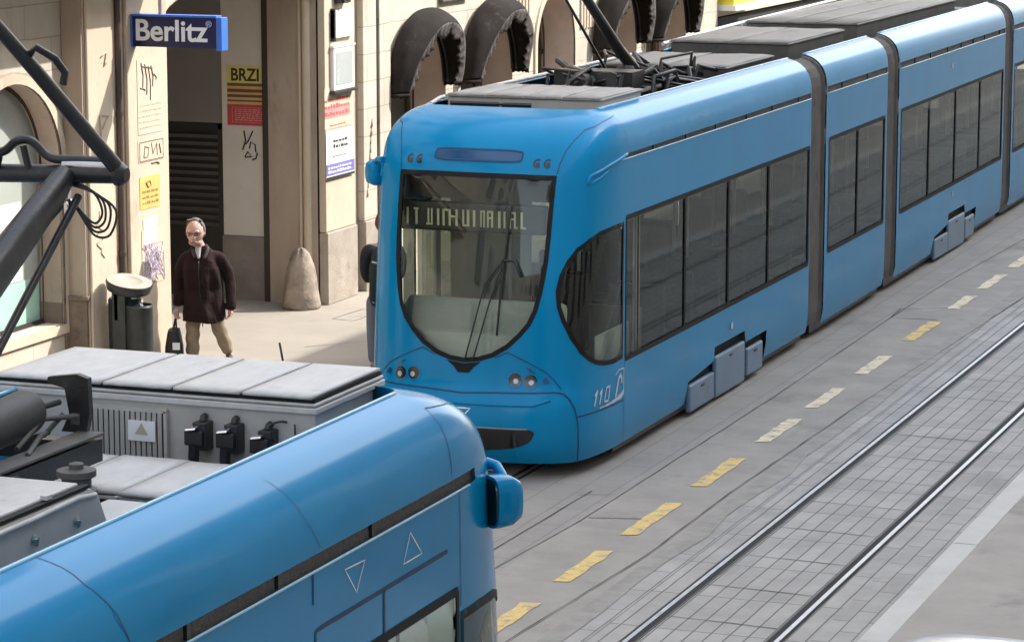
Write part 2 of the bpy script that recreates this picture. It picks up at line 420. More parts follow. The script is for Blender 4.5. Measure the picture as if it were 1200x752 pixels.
# ---------------------------------------------------------------- tram shell surface
def crom(pts, n):
    out = []; P = [pts[0]]+list(pts)+[pts[-1]]
    for i in range(1, len(P)-2):
        for k in range(n):
            t = k/n
            out.append(tuple(.5*((2*P[i][j])+(-P[i-1][j]+P[i+1][j])*t+(2*P[i-1][j]-5*P[i][j]+4*P[i+1][j]-P[i+2][j])*t*t+(-P[i-1][j]+3*P[i][j]-3*P[i+1][j]+P[i+2][j])*t**3) for j in range(len(pts[0]))))
    out.append(tuple(pts[-1])); return out
def interp(xs, ys, x):
    if x <= xs[0]: return ys[0]
    i = bisect.bisect_right(xs, x)
    if i >= len(xs): return ys[-1]
    t = (x-xs[i-1])/(xs[i]-xs[i-1]); return ys[i-1]+t*(ys[i]-ys[i-1])
cr = [p for p in crom([(-.3,.01),(0,0),(.3,.01),(.55,.04),(.76,.10),(.92,.20),(1.03,.34),(1.09,.55),(1.125,.8),(1.145,1.1),(1.15,1.45),(1.15,1.9)], 16) if p[0] >= 0 and p[1] <= 1.45]
OS, OX, OY = [0], [0], [0]
for p in cr[1:]:
    d = math.hypot(p[0]-OX[-1], p[1]-OY[-1])
    if d < 1e-6: continue
    OS.append(OS[-1]+d); OX.append(p[0]); OY.append(p[1])
SC = OS[-1]
def outline(s):
    a = abs(s)
    x, y = (1.15, 1.45+a-SC) if a >= SC else (interp(OS, OX, a), interp(OS, OY, a))
    return (x if s >= 0 else -x), y
pp = crom([(1.12,.14),(1.145,.3),(1.15,.6),(1.15,1.5),(1.15,2.5),(1.15,2.86),(1.15,2.94),(1.142,3.03),(1.115,3.125),(1.06,3.21),(.975,3.275),(.85,3.315)], 12)
PV, PW, PZ = [], [], []; v_ = .14
for i, p in enumerate(pp):
    if i: v_ += math.hypot(p[0]-PW[-1], p[1]-PZ[-1]) if p[1] > 2.94 else p[1]-PZ[-1]
    PV.append(v_); PW.append(p[0]); PZ.append(p[1])
VT = PV[-1]
y0p = crom([(.14,.14),(.3,.03),(.5,0),(.7,.03),(.9,.12),(1.3,.165),(1.65,.2),(2.2,.3),(2.72,.42),(2.95,.53),(3.12,.7),(3.24,.94),(3.315,1.25)], 8)
YZ = [p[0] for p in y0p]; YY = [p[1] for p in y0p]
def M0(s, v):
    w = interp(PV, PW, v); z = interp(PV, PZ, v); y0 = interp(YZ, YY, z)
    x, y = outline(s)
    return Vector((x*w/1.15, y+y0*max(0, 1-y/1.45), z))
def NR(s, v):
    e = .012
    n = (M0(s+e, v)-M0(s-e, v)).cross(M0(s, min(VT, v+e))-M0(s, v-e))
    return n.normalized()
def MO(s, v, off=0):
    return M0(s, v)+NR(s, v)*off if off else M0(s, v)
def y2s(y): return SC+y-1.45

class Tram:
    def __init__(t, cx, yn, dr, bend=0):
        t.cx, t.yn, t.dr, t.bend = cx, yn, dr, bend
    def T(t, p): return (t.cx+p[0]-t.bend*max(0, p[1]-8.4), t.yn+t.dr*p[1], p[2])
    def face(t, f): return f if t.dr > 0 else f[::-1]
    def patch(t, mb, outer, holes=(), gs=(), gv=(), off=0, m=0, d=.08, raw=False):
        V, F = cdt(outer, holes, gs, gv, d, raw)
        k = mb.add([t.T(MO(a, b, off)) for a, b in V], [t.face(f) for f in F], m)
        for i, (a, b) in enumerate(V):
            n = NR(a, b); mb.nor[k+i] = (n.x, n.y*t.dr, n.z)
    def strip(t, mb, line, wd, off, m=0, d=.06, closed=False):
        P = dens(line, d, closed)
        if closed: P = P+[P[0]]
        vs = []; ns = []
        for i, p in enumerate(P):
            q = P[i+1] if i+1 < len(P) else (P[1] if closed else P[i]); r = P[i-1] if i else (P[-2] if closed else P[i])
            dx, dy = q[0]-r[0], q[1]-r[1]; l = math.hypot(dx, dy) or 1
            ww = wd[i*len(wd)//len(P)]/2 if isinstance(wd, list) else wd/2
            for sg in (1, -1):
                a, b = p[0]-sg*dy/l*ww, p[1]+sg*dx/l*ww
                b = min(b, VT)
                vs.append(t.T(MO(a, b, off))); n = NR(a, b); ns.append((n.x, n.y*t.dr, n.z))
        k = mb.add(vs, [t.face((2*i, 2*i+1, 2*i+3, 2*i+2)) for i in range(len(P)-1)], m)
        for i, n in enumerate(ns): mb.nor[k+i] = n
    def disc(t, mb, s, v, r, off, m=0, n=18, rv=None):
        t.patch(mb, [(s+r*math.cos(2*PI*k/n), v+(rv or r)*math.sin(2*PI*k/n)) for k in range(n)], off=off, m=m, d=9)
    def ridge(t, mb, line, r, off=0, m=0, d=.08, n=8):
        mb.tube([t.T(MO(a, min(b, VT), off)) for a, b in dens(line, d, False)], r, n, m)

def build_skin(mb, name, mats, parent):
    o = mb.build(name, mats, parent, smooth=True, fix=False)
    me = o.data
    n = [Vector((0, 0, 1))]*len(me.vertices)
    for v in me.vertices: n[v.index] = Vector(mb.nor.get(v.index, v.normal))
    me.normals_split_custom_set_from_vertices(n)
    return o

CABL = [(-2.10,2.262),(-1.62,2.25),(-1.55,2.2),(-1.55,1.10),(-1.62,1.05),(-2.10,1.05)]
WR = [(.4,2.772),(.775,2.765),(.768,2.45),(.762,2.2),(.752,2.0),(.735,1.85),(.713,1.71),(.675,1.55),(.62,1.43),(.53,1.32),(.42,1.215),(.28,1.13),(.14,1.085)]
WIND = [(0,2.772)]+WR+[(0,1.07)]+[(-a,b) for a,b in WR[::-1]]
CABW = [(2.10,2.262),(1.75,2.255),(1.414,2.234),(1.2,2.185),(1.05,2.115),(.95,2.0),(.89,1.88),(.862,1.74),(.88,1.59),(.93,1.46),(1.02,1.30),(1.14,1.16),(1.26,1.085),(1.4,1.03),(1.6,.99),(1.85,.975),(2.10,.985)]

def make_tram(name, loc, label, tram, secs, bellows, front_door, far_bogies=True, lit=True):
    t = tram
    root = thing(name, loc, label, 'tram')
    gvl = [.3,.5,.8,1.2,1.7,2.2,2.6,2.75]+frange(2.95, VT-.03, .045); gvn = frange(.2, 2.84, .075)+frange(2.9, VT-.03, .045)
    GS = sorted(set([round(x, 3) for x in frange(-SC, SC, .07)]))
    # -------- sections
    for si, (ya, yb, doors_r) in enumerate(secs):
        skin = MB(); skins = []; glint_lines = []; seals = []; grooves = []
        if si == 0:
            s1 = y2s(yb)
            outer = [(-s1, .14), (s1, .14), (s1, VT), (-s1, VT)]
            gs = GS+[x for k in frange(SC+.3, s1-.2, .4) for x in (k, -k)]
            b0 = 2.12
            CABF = CABL if not front_door else [(-a, b) for a, b in CABW]
            holes = [WIND, CABW, CABF]
            rims = [WIND, CABW, CABF]
        else:
            s0, s1 = y2s(ya), y2s(yb)
        panes = []
        def zone(sg, a, b, z0, z1, divs):
            h = [(sg*a, z0), (sg*b, z0), (sg*b, z1), (sg*a, z1)]
            h = rnd(h, .012, 1)
            if area(h) < 0: h = h[::-1]
            holes_.append(h)
            ed = [a]+divs+[b]
            for i in range(len(ed)-1):
                x0 = ed[i]+(.035 if i else .025); x1 = ed[i+1]-(.035 if i < len(ed)-2 else .025)
                panes.append([(sg*x0, z0+.03), (sg*x1, z0+.03), (sg*x1, z1-.025), (sg*x0, z1-.025)])
            # black border and dividers
            for i, e in enumerate(ed): t.strip(seal, [(sg*e, z0), (sg*e, z1)], .055 if 0 < i < len(ed)-1 else .045, .003, d=.2)
            t.strip(seal, [(sg*a, z0), (sg*b, z0)], .05, .004, d=.3); t.strip(seal, [(sg*a, z1), (sg*b, z1)], .045, .004, d=.3)
        sides = (1, -1)
        for sg in sides:
            seal = MB(); seals.append(seal)
            holes_ = [] if si else (holes if sg == 1 else holes)
            a0 = (2.2 if si == 0 else s0+.16); a1 = s1-(.05 if si == 0 else .12)
            # window band
            if si == 0 and not (front_door and sg == 1):
                zone(sg, 2.20, a1, .955, 2.30, [2.56, 4.07, 5.59, 7.12])
            elif si == 0:
                # double door then window
                zone(sg, 2.16, 3.68, .34, 2.385, [3.05-.0])
                zone(sg, 3.80, a1, .955, 2.385, [5.3, 6.9])
            elif doors_r and sg == 1:
                zone(sg, a0, a1, .34, 2.385, [(a0+a1)/2])
            else:
                w_ = a1-a0; k = 2 if w_ < 4 else 4
                zone(sg, a0, a1, .98, 2.31, [a0+w_*i/k for i in range(1, k)])
            # ventilation groove
            g0 = 1.26 if si == 0 else s0+.03; g1 = s1-.02
            h = [(sg*g0, 2.862), (sg*g1, 2.862), (sg*g1, 2.938), (sg*g0, 2.938)]
            if si == 0:
                h = [(sg*1.55, 2.812), (sg*1.8, 2.84), (sg*2.2, 2.862), (sg*g1, 2.862), (sg*g1, 2.925), (sg*2.2, 2.905), (sg*1.7, 2.862), (sg*1.5, 2.825)]
                if front_door: h = [(sg*1.75, 2.862), (sg*g1, 2.862), (sg*g1, 2.94), (sg*1.75, 2.925)]
            if area(h) < 0: h = h[::-1]
            holes_.append(h)
            groove = MB(); grooves.append(groove)
            t.patch(groove, offp(h, .02), off=-.022, d=.3)
            lo = h
            glint_lines.append(MB()); glint_line = glint_lines[-1]
            t.ridge(glint_line, [(sg*max(g0, 1.9 if si == 0 else 0), 2.858), (sg*g1, 2.858)], .007, 0, d=.3)
            glint_lines.append(MB()); glint_line = glint_lines[-1]
            t.ridge(glint_line, [(sg*(2.0 if si == 0 else s0), VT-.004), (sg*s1, VT-.004)], .011, 0, d=.3)
            # brackets across the groove
            y = max(g0, 2.3)
            while y < g1-.4:
                y += random.uniform(.7, 1.3)
                if y < g1-.2: groove.obox(t.T(MO(sg*y, 2.9, -.016)), (.010, 0, 0), (0, .014, 0), (0, 0, .036), 1)
            # bogie opening
            if (si == 0 or yb-ya > 5) :
                o_ = 0 if si == 0 else (s0+s1)/2-5.45
                bg = [(4.17, .14), (4.22, .37), (5.12, .44), (5.14, .58), (6.24, .58), (6.29, .45), (7.11, .45), (7.09, .14)]
                bg = [(sg*(a+o_), max(b, .1405)) for a, b in bg]
                if area(bg) < 0: bg = bg[::-1]
                bg2 = [(a, .1395 if b < .15 else b) for a, b in bg]
                bogs = bg
                holes_.append(bg)
                rec = MB()
                t.patch(rec, [(a, b) for a, b in offp(bg, .06) if b > .0] , off=-.09, d=.3)
                rec.build('bogie_recess', DARK, root, fix=False)
                for (p0, p1, zt, zb) in ((4.25, 5.09, .33, .05), (5.15, 6.22, .475, .04), (6.32, 6.92, .37, .07)):
                    pn = MB()
                    q0, q1 = t.T((sg*1.11, p0+o_-SC+1.45, 0)), t.T((sg*1.165, p1+o_-SC+1.45, 0))
                    zt2 = zt+.0
                    pn.box(q0[0], q1[0], q0[1], q1[1], zb, zt2)
                    bc = pn.build('bogie_cover', SKIRT, root, bevel=.018)
                    lt_ = MB(); xx = q1[0]+.004*sg; ym = (q0[1]+q1[1])/2
                    lt_.box(xx-.006, xx+.006, ym-.05, ym+.05, zt2-.07, zt2-.05); lt_.build('cover_latch', BLKM, bc)
            if si:
                skin = MB()
                sa, sb = sorted((sg*s0, sg*s1))
                S_ = frange(sa, sb, .3); t.patch(skin, gridloop(S_, [.14]+gvl+[VT]), holes_, S_, gvl, d=.3, raw=True)
                skins.append((sg, skin))
        if si == 0:
            # bumper lip needs the hole list complete first
            hs = []
            for h in holes:
                if area(h) < 0: h = h[::-1]
                hs.append(h)
            t.patch(skin, gridloop(sorted([-s1]+gs+[s1]), [.14]+gvn+[VT]), hs, gs, gvn, d=.09, raw=True)
        # inner lip of the roof fairing
        lip = []
        ss = (frange(-s1, s1, .12) if si == 0 else None)
        def lipstrip(sv, skin):
            k = len(skin.v)
            for a in sv:
                p = M0(a, VT); q = Vector((p.x*.975, p.y+(.03 if abs(a) < SC else 0), 2.96))
                skin.v += [t.T(p), t.T(q)]
                nn = Vector((-p.x, .3, .2)).normalized()
                skin.nor[len(skin.v)-2] = skin.nor[len(skin.v)-1] = (nn.x, nn.y, nn.z)
            for i in range(len(sv)-1): skin.f.append((k+2*i, k+2*i+1, k+2*i+3, k+2*i+2)); skin.m.append(0)
        if si == 0: lipstrip(ss, skin); build_skin(skin, 'body_section', BLUE, root)
        for sg, k_ in skins: lipstrip([sg*x for x in frange(s0, s1, .5)], k_); build_skin(k_, 'body_section', BLUE, root)
        [x_.build('edge_highlight', EDGE_GLINT, root, smooth=True) for x_ in glint_lines]
        [x_.build('ventilation_groove', [MESH, BLKM], root, fix=False) for x_ in grooves]
        if si == 0:
            for rm in rims:
                seal = MB(); t.patch(seal, offp(rm, .012), [offp(rm, -.032)], off=.004, d=.08); seals.append(seal)
        [x_.build('window_seal', BLACK, root, smooth=True, fix=False) for x_ in seals]
        for p in panes:
            g = MB(); t.patch(g, p, off=-.008, d=.4); g.build('side_window', GLASSS, root, smooth=True, fix=False)
        # deck and floor and ceiling
        ys = 1.25 if si == 0 else ya
        dk = MB()
        dk.box(-.84, .84, ys, yb, 2.93, 2.97, T=t.T)
        dk.build('roof_deck', DECK, root)
        fl = MB()
        fl.box(-1.08, 1.08, ya+(1.5 if si == 0 else .1), yb, .30, .36, T=t.T); fl.box(-.95, .95, (.7 if si == 0 else ya), yb, .12, .30, T=t.T); fl.box(-1.06, 1.06, ya+(1.3 if si == 0 else -.3), yb, .06, .22, T=t.T)  # the lowest box is added to deepen the shade under the tram
        fl.build('floor', BLKM, root)
        fl = MB(); fl.box(-1.05, 1.05, ya+(1.5 if si == 0 else .1), yb, 2.42, 2.46, T=t.T); fl.build('ceiling', INTER, root)
        # seats and handrails
        y = ya+(2.6 if si == 0 else .8)
        while y < yb-.6:
            for sg in (-1, 1):
                if front_door and sg == 1 and y < 3.6: continue
                s_ = MB(); x = sg*.72
                s_.box(x-.3, x+.3, y, y+.42, .74, .82, T=t.T); s_.box(x-.3, x+.3, y+.38, y+.46, .82, 1.42, T=t.T); s_.box(x-.1, x+.1, y+.1, y+.36, .36, .74, T=t.T)
                s_.build('passenger_seat', SEATM, root, bevel=.03)
            y += .95
        hr = MB()
        for y in frange(ya+(2.3 if si == 0 else .5), yb-.4, 1.9):
            for sg in (-1, 1): hr.tube([t.T((sg*.36, y, .36)), t.T((sg*.36, y, 2.42))], .018, 8)
        for sg in (-1, 1): hr.tube([t.T((sg*.36, ya+(2.3 if si == 0 else .3), 1.95)), t.T((sg*.36, yb-.3, 1.95))], .016, 8)
        hr.build('handrail', RAILY, root, smooth=True)
    # -------- gangway bellows
    for (ya, yb) in bellows:
        be = MB(); n = 17; nv = 26
        vv = [.16+(VT-.16)*k/nv for k in range(nv+1)]
        for sg in (1, -1):
            k0 = len(be.v)
            for i in range(n):
                y = ya+(yb-ya)*i/(n-1); dpt = -.045-(.035 if i % 2 else 0)+(.03 if i in (0, n-1) else 0)
                for v in vv: be.v.append(t.T(MO(sg*y2s(y), v, dpt)))
            for i in range(n-1):
                for j in range(nv): be.f.append((k0+i*(nv+1)+j, k0+i*(nv+1)+j+1, k0+(i+1)*(nv+1)+j+1, k0+(i+1)*(nv+1)+j)); be.m.append(0)
        be.box(-.8, .8, ya, yb, 2.98, 3.2, T=t.T); be.box(-1, 1, ya, yb, .16, .36, T=t.T)
        be.build('gangway_bellows', BELL, root)
        for sg in (1, -1):
            for y in (ya+.04, yb-.04):
                ed = MB(); t.strip(ed, [(sg*y2s(y), .16), (sg*y2s(y), VT-.01)], .035, -.012, d=.08); ed.build('bellows_edge', BLKM, root, fix=False)
    # -------- cab
    g = MB(); t.patch(g, offp(WIND, -.02), gs=frange(-.8, .8, .1), gv=frange(1, 2.8, .12), off=-.004); g.build('windshield', GLASSF, root, smooth=True, fix=False)
    for sg in (1, -1):
        g = MB(); p = CABW if sg > 0 else CABF; p = p if area(p) > 0 else p[::-1]
        t.patch(g, offp(p, -.02), gs=[sg*x for x in frange(.9, 2.0, .1)], gv=frange(1, 2.2, .12), off=-.004); g.build('cab_window', GLASSC, root, smooth=True, fix=False)
    # ventilation / camera notch under the windshield
    nb = MB(); t.patch(nb, [(-.17, 1.07), (-.1, 1.02), (-.055, .965), (.055, .965), (.1, 1.02), (.17, 1.07), (0, 1.05)], off=.006); nb.build('wiper_base', BLACK, root, smooth=True, fix=False)
    # LED line display, two wipers
    sgn = 1
    db = MB(); db.box(-.84, .62, .62, .74, 2.20, 2.47, T=t.T); db.build('display_case', BLKM, root, bevel=.02)
    if t.dr > 0:
        lt = MB()
        zz0, zz1 = 2.255, 2.41
        def bar(x, w, z0=zz0, z1=zz1): lt.box(x, x+w, .600, .612, z0, z1, T=t.T)
        def px(u): return -.86+(u-100)/1020*1.40
        for u, w_ in ((175, .018), (240, .02), (330, .015), (355, .015), (400, .02), (440, .02), (485, .02), (535, .02), (585, .016), (618, .022), (662, .022), (715, .014), (738, .014), (765, .014), (795, .018), (845, .022), (885, .016), (925, .018), (960, .016), (1008, .02)): bar(px(u), w_)
        for a, b_, z in ((320, 365, zz0), (490, 545, 2.335), (228, 262, zz1-.016), (590, 625, zz0), (765, 800, zz1-.016), (765, 800, 2.335), (715, 745, zz1-.016), (925, 965, zz1-.016), (925, 965, 2.335), (960, 985, zz0), (1010, 1045, zz0), (440, 480, zz1-.016), (885, 900, zz1-.016)): bar(px(a), px(b_)-px(a), z, z+.016)
        lt.build('display_lettering', LED, root)
    wp = MB()
    for a in ([(.02, 1.08), (.19, 1.78), (.34, 2.0)], [(.10, 1.09), (.265, 1.70), (.36, 1.985)]): t.ridge(wp, a, .008, .035)
    t.ridge(wp, [(.32, 1.32), (.345, 1.75), (.36, 2.01), (.385, 2.5)], .011, .025)
    t.ridge(wp, [(.34, 2.0), (.46, 2.01), (.53, 1.86)], .014, .035)
    wp.build('wiper', BLKM, root, smooth=True)
    # dashboard, driver seat, partition, sun blind
    ds_ = MB()
    prof_ = []
    ds_.prism([(.27, .98), (.95, 1.0), (1.0, 1.50), (.90, 1.54), (.34, 1.30)], 'X', -.86, .72)
    ds_.v = [t.T(p) for p in ds_.v]
    ds_.build('dashboard', DASH, root, bevel=.04)
    cw = MB()
    for sg in (1, -1):
        cw.box(sg*.97, sg*.99, 1.0, 2.0, .5, 1.22, T=t.T)
        cw.box(sg*1.02, sg*1.06, 1.98, 2.10, .9, 2.4, T=t.T)
    cw.build('cab_lining', CABWALL, root, bevel=.01)
    pt = MB(); pt.box(-1.0, -.15, 2.3, 2.34, .4, 2.35, T=t.T); pt.box(.1, 1.0, 2.3, 2.34, .4, 1.3, T=t.T); pt.box(.1, .16, 2.3, 2.34, 1.3, 2.35, T=t.T)
    pt.build('cab_partition', INTER, root)
    st = MB(); st.box(.15, .68, 1.15, 1.65, .8, .95, T=t.T); st.box(.15, .68, 1.56, 1.74, .95, 1.72, T=t.T); st.box(.26, .56, 1.58, 1.70, 1.72, 1.95, T=t.T)
    st.build('driver_seat', SEATD, root, bevel=.05)
    bl = MB(); bl.box(-.76, .76, .70, .72, 2.50, 2.74, T=t.T); bl.build('sun_blind', BLKM, root)
    # seams on the nose
    def seam(ln, w_, o_): se = MB(); t.strip(se, ln, w_, o_); se.build('panel_seam', BLUED, root, fix=False)
    for sg in (1, -1):
        seam([(sg*.785, 2.79), (sg*.80, 2.88), (sg*.84, 3.0), (sg*.91, 3.09), (sg*1.02, 3.18), (sg*1.4, 3.25), (sg*1.8, 3.28), (sg*2.16, 3.30)], .009 if not front_door else .006, .002)
        seam([(sg*2.16, 3.30), (sg*2.23, 3.1), (sg*2.25, 2.95)], .010, .002)
        seam([(sg*2.17, .955), (sg*2.17, .16)], .008, .002)
        if front_door: continue
        se2 = MB(); t.ridge(se2, [(sg*1.145, 2.68), (sg*1.14, 2.73), (sg*1.17, 2.765), (sg*1.38, 2.80), (sg*1.6, 2.835), (sg*2.2, 2.90)], .018, -.004); se2.build('rain_gutter', BLUE, root, smooth=True); se2 = MB(); t.ridge(se2, [(sg*1.15, 2.69), (sg*1.24, 2.71), (sg*1.39, 2.74), (sg*1.55, 2.79)], .012, -.004); se2.build('rain_gutter', BLUE, root, smooth=True)
        seam([(sg*.30, 1.115), (sg*.42, 1.17), (sg*.64, 1.075), (sg*.79, .995), (sg*.87, .92), (sg*.94, .845)], .011, .002)
        seam([(sg*1.15, .575), (sg*1.25, .576), (sg*2.17, .566)], .013, .002)
        seam([(0, .785), (sg*.33, .803), (sg*.88, .815), (sg*.97, .80), (sg*1.05, .74), (sg*1.122, .646), (sg*1.17, .48), (sg*1.165, .3), (sg*1.14, .15)], .014, .003)
    bp = MB()
    t.ridge(bp, [(-.85, .75), (-.70, .705), (-.3, .70), (.3, .70), (.70, .705), (.85, .75)], .016, -.002)
    bp.build('bumper_ridge', BLUE, root, smooth=True)
    gr = MB(); sp = rnd([(-.70, .49), (.66, .49), (.73, .46), (.68, .36), (.5, .295), (.2, .265), (-.2, .265), (-.5, .295), (-.68, .36), (-.73, .46)], .2, 2)
    t.patch(gr, sp, gs=frange(-.7, .7, .1), gv=[.33, .4, .45], off=.005); gr.build('bumper_intake', BLKG, root, smooth=True, fix=False)
    li = MB(); t.ridge(li, [(-.66, .487), (.66, .487)], .009, .006); li.build('intake_lip', mat('intake_lip_grey', (.18, .2, .22), .3), root, smooth=True)
    # slot lamp on the dome
    sl_ = rnd([(-.43, 2.885), (.43, 2.885), (.43, 2.985), (-.43, 2.985)], .12, 2)
    dm = MB(); t.strip(dm, sl_, .016, .003, closed=True, d=.1); dm.build('display_slot_frame', BLUED, root, fix=False)
    dm = MB(); t.patch(dm, offp(sl_, -.014), gs=frange(-.4, .4, .08), gv=[2.93], off=.002); dm.build('display_slot', DKBLUE, root, smooth=True, fix=False)
    for sg in (1, -1):
        for s_, k in ((.585, 1), (.685, 0)):
            vm = MB(); ar = [(sg*s_+.032*math.cos(a), 2.882+.034*math.sin(a)) for a in frange(.9, 5.6, .5)]
            t.strip(vm, ar, .016, .004, d=.03); t.disc(vm, sg*s_+.006, 2.874, .018, .004); vm.build('marker_lamp', BLKG, root, fix=False)
        # head lamps
        for s_, v_, r in ((.505, .925, .062), (.648, .915, .062)):
            h = MB(); t.disc(h, sg*s_, v_, r, .006); h.build('lamp_bezel', BLKG, root, smooth=True, fix=False)
            h = MB(); t.strip(h, [(sg*s_+(r+.004)*math.cos(a), v_+(r+.004)*math.sin(a)) for a in frange(0, 6.1, .35)], .010, .008, closed=True, d=.03); h.build('lamp_rim', BLUE, root, fix=False)
            h = MB(); t.disc(h, sg*(s_+.008), v_-.012, r*.40, .012); h.build('headlight', LAMP, root, smooth=True, fix=False)
        h = MB(); t.patch(h, [(sg*.59, 1.045), (sg*.64, 1.03), (sg*.70, .985), (sg*.64, .995)], off=.005); t.patch(h, [(sg*.755, .935), (sg*.79, .95), (sg*.83, .90), (sg*.77, .89)], off=.005)
        h.build('turn_indicator', DKBLUE, root, fix=False)
    # triangle emblem
    em = MB(); t.strip(em, [(-.05, .655), (.11, .655), (.03, .565)], .014, .006, closed=True, d=.05); em.build('triangle_emblem', WHITEP, root, fix=False)
    # corner mirror
    mi = MB(); sm = 1 if t.dr < 0 else -1
    secs_ = [(.71, .045, .07), (.73, .075, .10), (.775, .092, .125), (.84, .096, .130), (.87, .094, .128)]
    n = 28; k0 = len(mi.v)
    def msec(y, wx, wz):   # the face looks back and in towards the driver
        o_ = []
        for a in [2*PI*k/n for k in range(n)]:
            u = wx*math.copysign(abs(math.cos(a))**.62, math.cos(a)); dpt_ = (y-.79)*1.05
            o_.append(t.T((sm*1.165+sm*(u*.80-dpt_*.60), .80+dpt_*.80+u*.60, 2.70+wz*math.copysign(abs(math.sin(a))**.62, math.sin(a)))))
        return o_
    for y, wx, wz in secs_: mi.v += msec(y, wx, wz)
    for i in range(len(secs_)-1):
        for k in range(n): mi.f.append((i*n+k, i*n+(k+1) % n, (i+1)*n+(k+1) % n, (i+1)*n+k)); mi.m.append(0)
    mi.f.append(tuple(range(n))); mi.m.append(0); mi.f.append(tuple(range((len(secs_)-1)*n, len(secs_)*n))); mi.m.append(0)
    mi.tube([t.T((sm*1.02, .66, 2.84)), t.T((sm*1.09, .70, 2.84)), t.T((sm*1.15, .76, 2.80))], [.032, .026, .022], 10)
    mo = mi.build('wing_mirror', BLUE, root, smooth=45)
    mg = MB(); mg.v += msec(.873, .084, .117)+msec(.878, .08, .113); mg.f += [tuple(range(n)), tuple(range(n, 2*n))]+[(k, (k+1) % n, n+(k+1) % n, n+k) for k in range(n)]; mg.m += [0]*(n+2)
    mg.build('mirror_glass', BLKG, mo, smooth=45)
    return root

# ---------------------------------------------------------------- the two trams
T2 = Tram(-9.9, 24.7, 1, .010)
tram2 = make_tram('tram', (-9.9, 28, 0), 'light blue articulated tram facing the camera, its big rounded windshield in full view', T2,
    [(0, 8.05, False), (8.75, 11.9, False), (12.55, 19.75, False), (20.4, 23.4, False), (24.05, 31.4, False)],
    [(8.05, 8.75), (11.9, 12.55), (19.75, 20.4), (23.4, 24.05)], False)
T1 = Tram(-6.15, 13.83, -1)
tram1 = make_tram('tram', (-6.15, 11, 0), 'near blue tram seen from above with grey roof equipment, cut off by the left edge', T1,
    [(0, 8.05, False), (8.8, 11.77, True), (12.45, 19.4, False)], [(8.05, 8.8), (11.77, 12.45)], True)

# fleet number and emblem on the facing tram
nm = MB()
def dig1(s):
    T2.strip(nm, [(s-.04, .725), (s+.01, .765), (s-.035, .63)], .026, .005, d=.03)
for s in (1.47, 1.575): dig1(s)
T2.strip(nm, [(1.685, .765), (1.765, .765), (1.75, .67), (1.735, .635), (1.655, .635), (1.66, .69)], .022, .005, closed=True, d=.03)
nm.build('fleet_number', SILVER, tram2, fix=False)
lg = MB()
T2.strip(lg, [(1.90, .845), (2.0, .88), (2.15, .875)], .012, .005, d=.03)
T2.strip(lg, [(2.15, .875), (2.145, .80), (2.15, .64)], .020, .005, d=.03)
T2.strip(lg, [(1.92, .63), (1.965, .73), (2.0, .80), (2.04, .825), (2.085, .79), (2.09, .74)], .035, .005, d=.03)
T2.strip(lg, [(2.15, .65), (2.09, .625), (1.97, .61), (1.75, .597), (1.55, .595)], [.05, .03, .02, .012], .0045, d=.04)
lg.build('operator_emblem', SILVER, tram2, fix=False)
for s, v in ((5.73, .718), (16.66, 2.66), (16.87, .84)):
    k = MB(); T2.disc(k, s, v, .04, .01); k.build('side_marker', CHROME, tram2, fix=False)

# near tram: door panel lines, triangles
def s1(Y): return y2s(T1.yn-Y)
def dseam(ln, w_, o_, d=.06): dl = MB(); T1.strip(dl, ln, w_, o_, d=d); dl.build('door_panel_seam', BLUED, tram1, fix=False)
dseam([(s1(10.86), 2.39), (s1(10.86), 2.60), (s1(10.92), 2.605), (s1(12.33), 2.605)], .020, .003, d=.1)
dseam([(s1(11.585), 2.60), (s1(11.585), 2.39)], .022, .003)
dseam([(s1(10.84), 2.862), (s1(10.84), 2.72)], .014, .003)
dseam([(s1(12.535), 2.86), (s1(12.535), 2.30)], .009, .003)
dseam([(s1(9.08), VT), (s1(9.10), 3.25), (s1(9.19), 3.1), (s1(9.26), 2.945)], .006, .002)
dseam([(s1(10.72), VT-.15), (s1(10.80), 3.12), (s1(10.92), 2.945)], .003, .0015)
tr = MB()
T1.strip(tr, [(s1(11.165), 2.795), (s1(11.375), 2.788), (s1(11.285), 2.667)], .007, .003, closed=True, d=.05)
tr.build('triangle_mark', WHITEP, tram1, fix=False)
tr = MB()
T1.strip(tr, [(s1(11.885), 2.795), (s1(12.02), 2.668), (s1(11.805), 2.667)], .007, .003, closed=True, d=.05)
tr.build('triangle_mark', WHITEP, tram1, fix=False)

# ---------------------------------------------------------------- roof equipment, near tram
ac = MB()
X0, X1 = -7.14, -5.465
ac.box(X0, X1, 11.9, 12.66, 2.975, 3.33)
aco = ac.build('air_conditioning_unit', CASE, tram1, bevel=.008)
gk = MB(); gk.box(X0+.005, X1-.005, 11.90, 12.66, 3.348, 3.366); gk.build('gap_darkening_slab', BLACK, aco)  # black slab added under the lids to darken the gaps
fr = MB(); fr.box(X0-.012, X1+.012, 11.885, 12.675, 3.298, 3.326); fr.box(X0-.006, X1+.006, 11.89, 12.67, 3.332, 3.346)
fr.build('case_rim', LIDG, aco, bevel=.005)
xs = [X0+.01, -6.55, -6.185, -5.832, X1-.005]
for i in range(4):
    a, b_ = xs[i]+.009, xs[i+1]-.009
    ld = MB(); n = 8
    vs = []
    for j in range(n+1):
        for k in range(n+1):
            x = a+(b_-a)*j/n; y = 11.885+.785*k/n
            ed = min(j, n-j, k, n-k)
            vs.append((x+.045*(k/n)*0, y, 3.380+(.002 if ed else 0)+random.uniform(-.0008, .0008)))
    ld.add(vs, [(j*(n+1)+k, (j+1)*(n+1)+k, (j+1)*(n+1)+k+1, j*(n+1)+k+1) for j in range(n) for k in range(n)])
    o = ld.build('unit_lid', LIDG, aco, smooth=True)
    so_ = o.modifiers.new('thick', 'SOLIDIFY'); so_.thickness = .014; so_.offset = -1
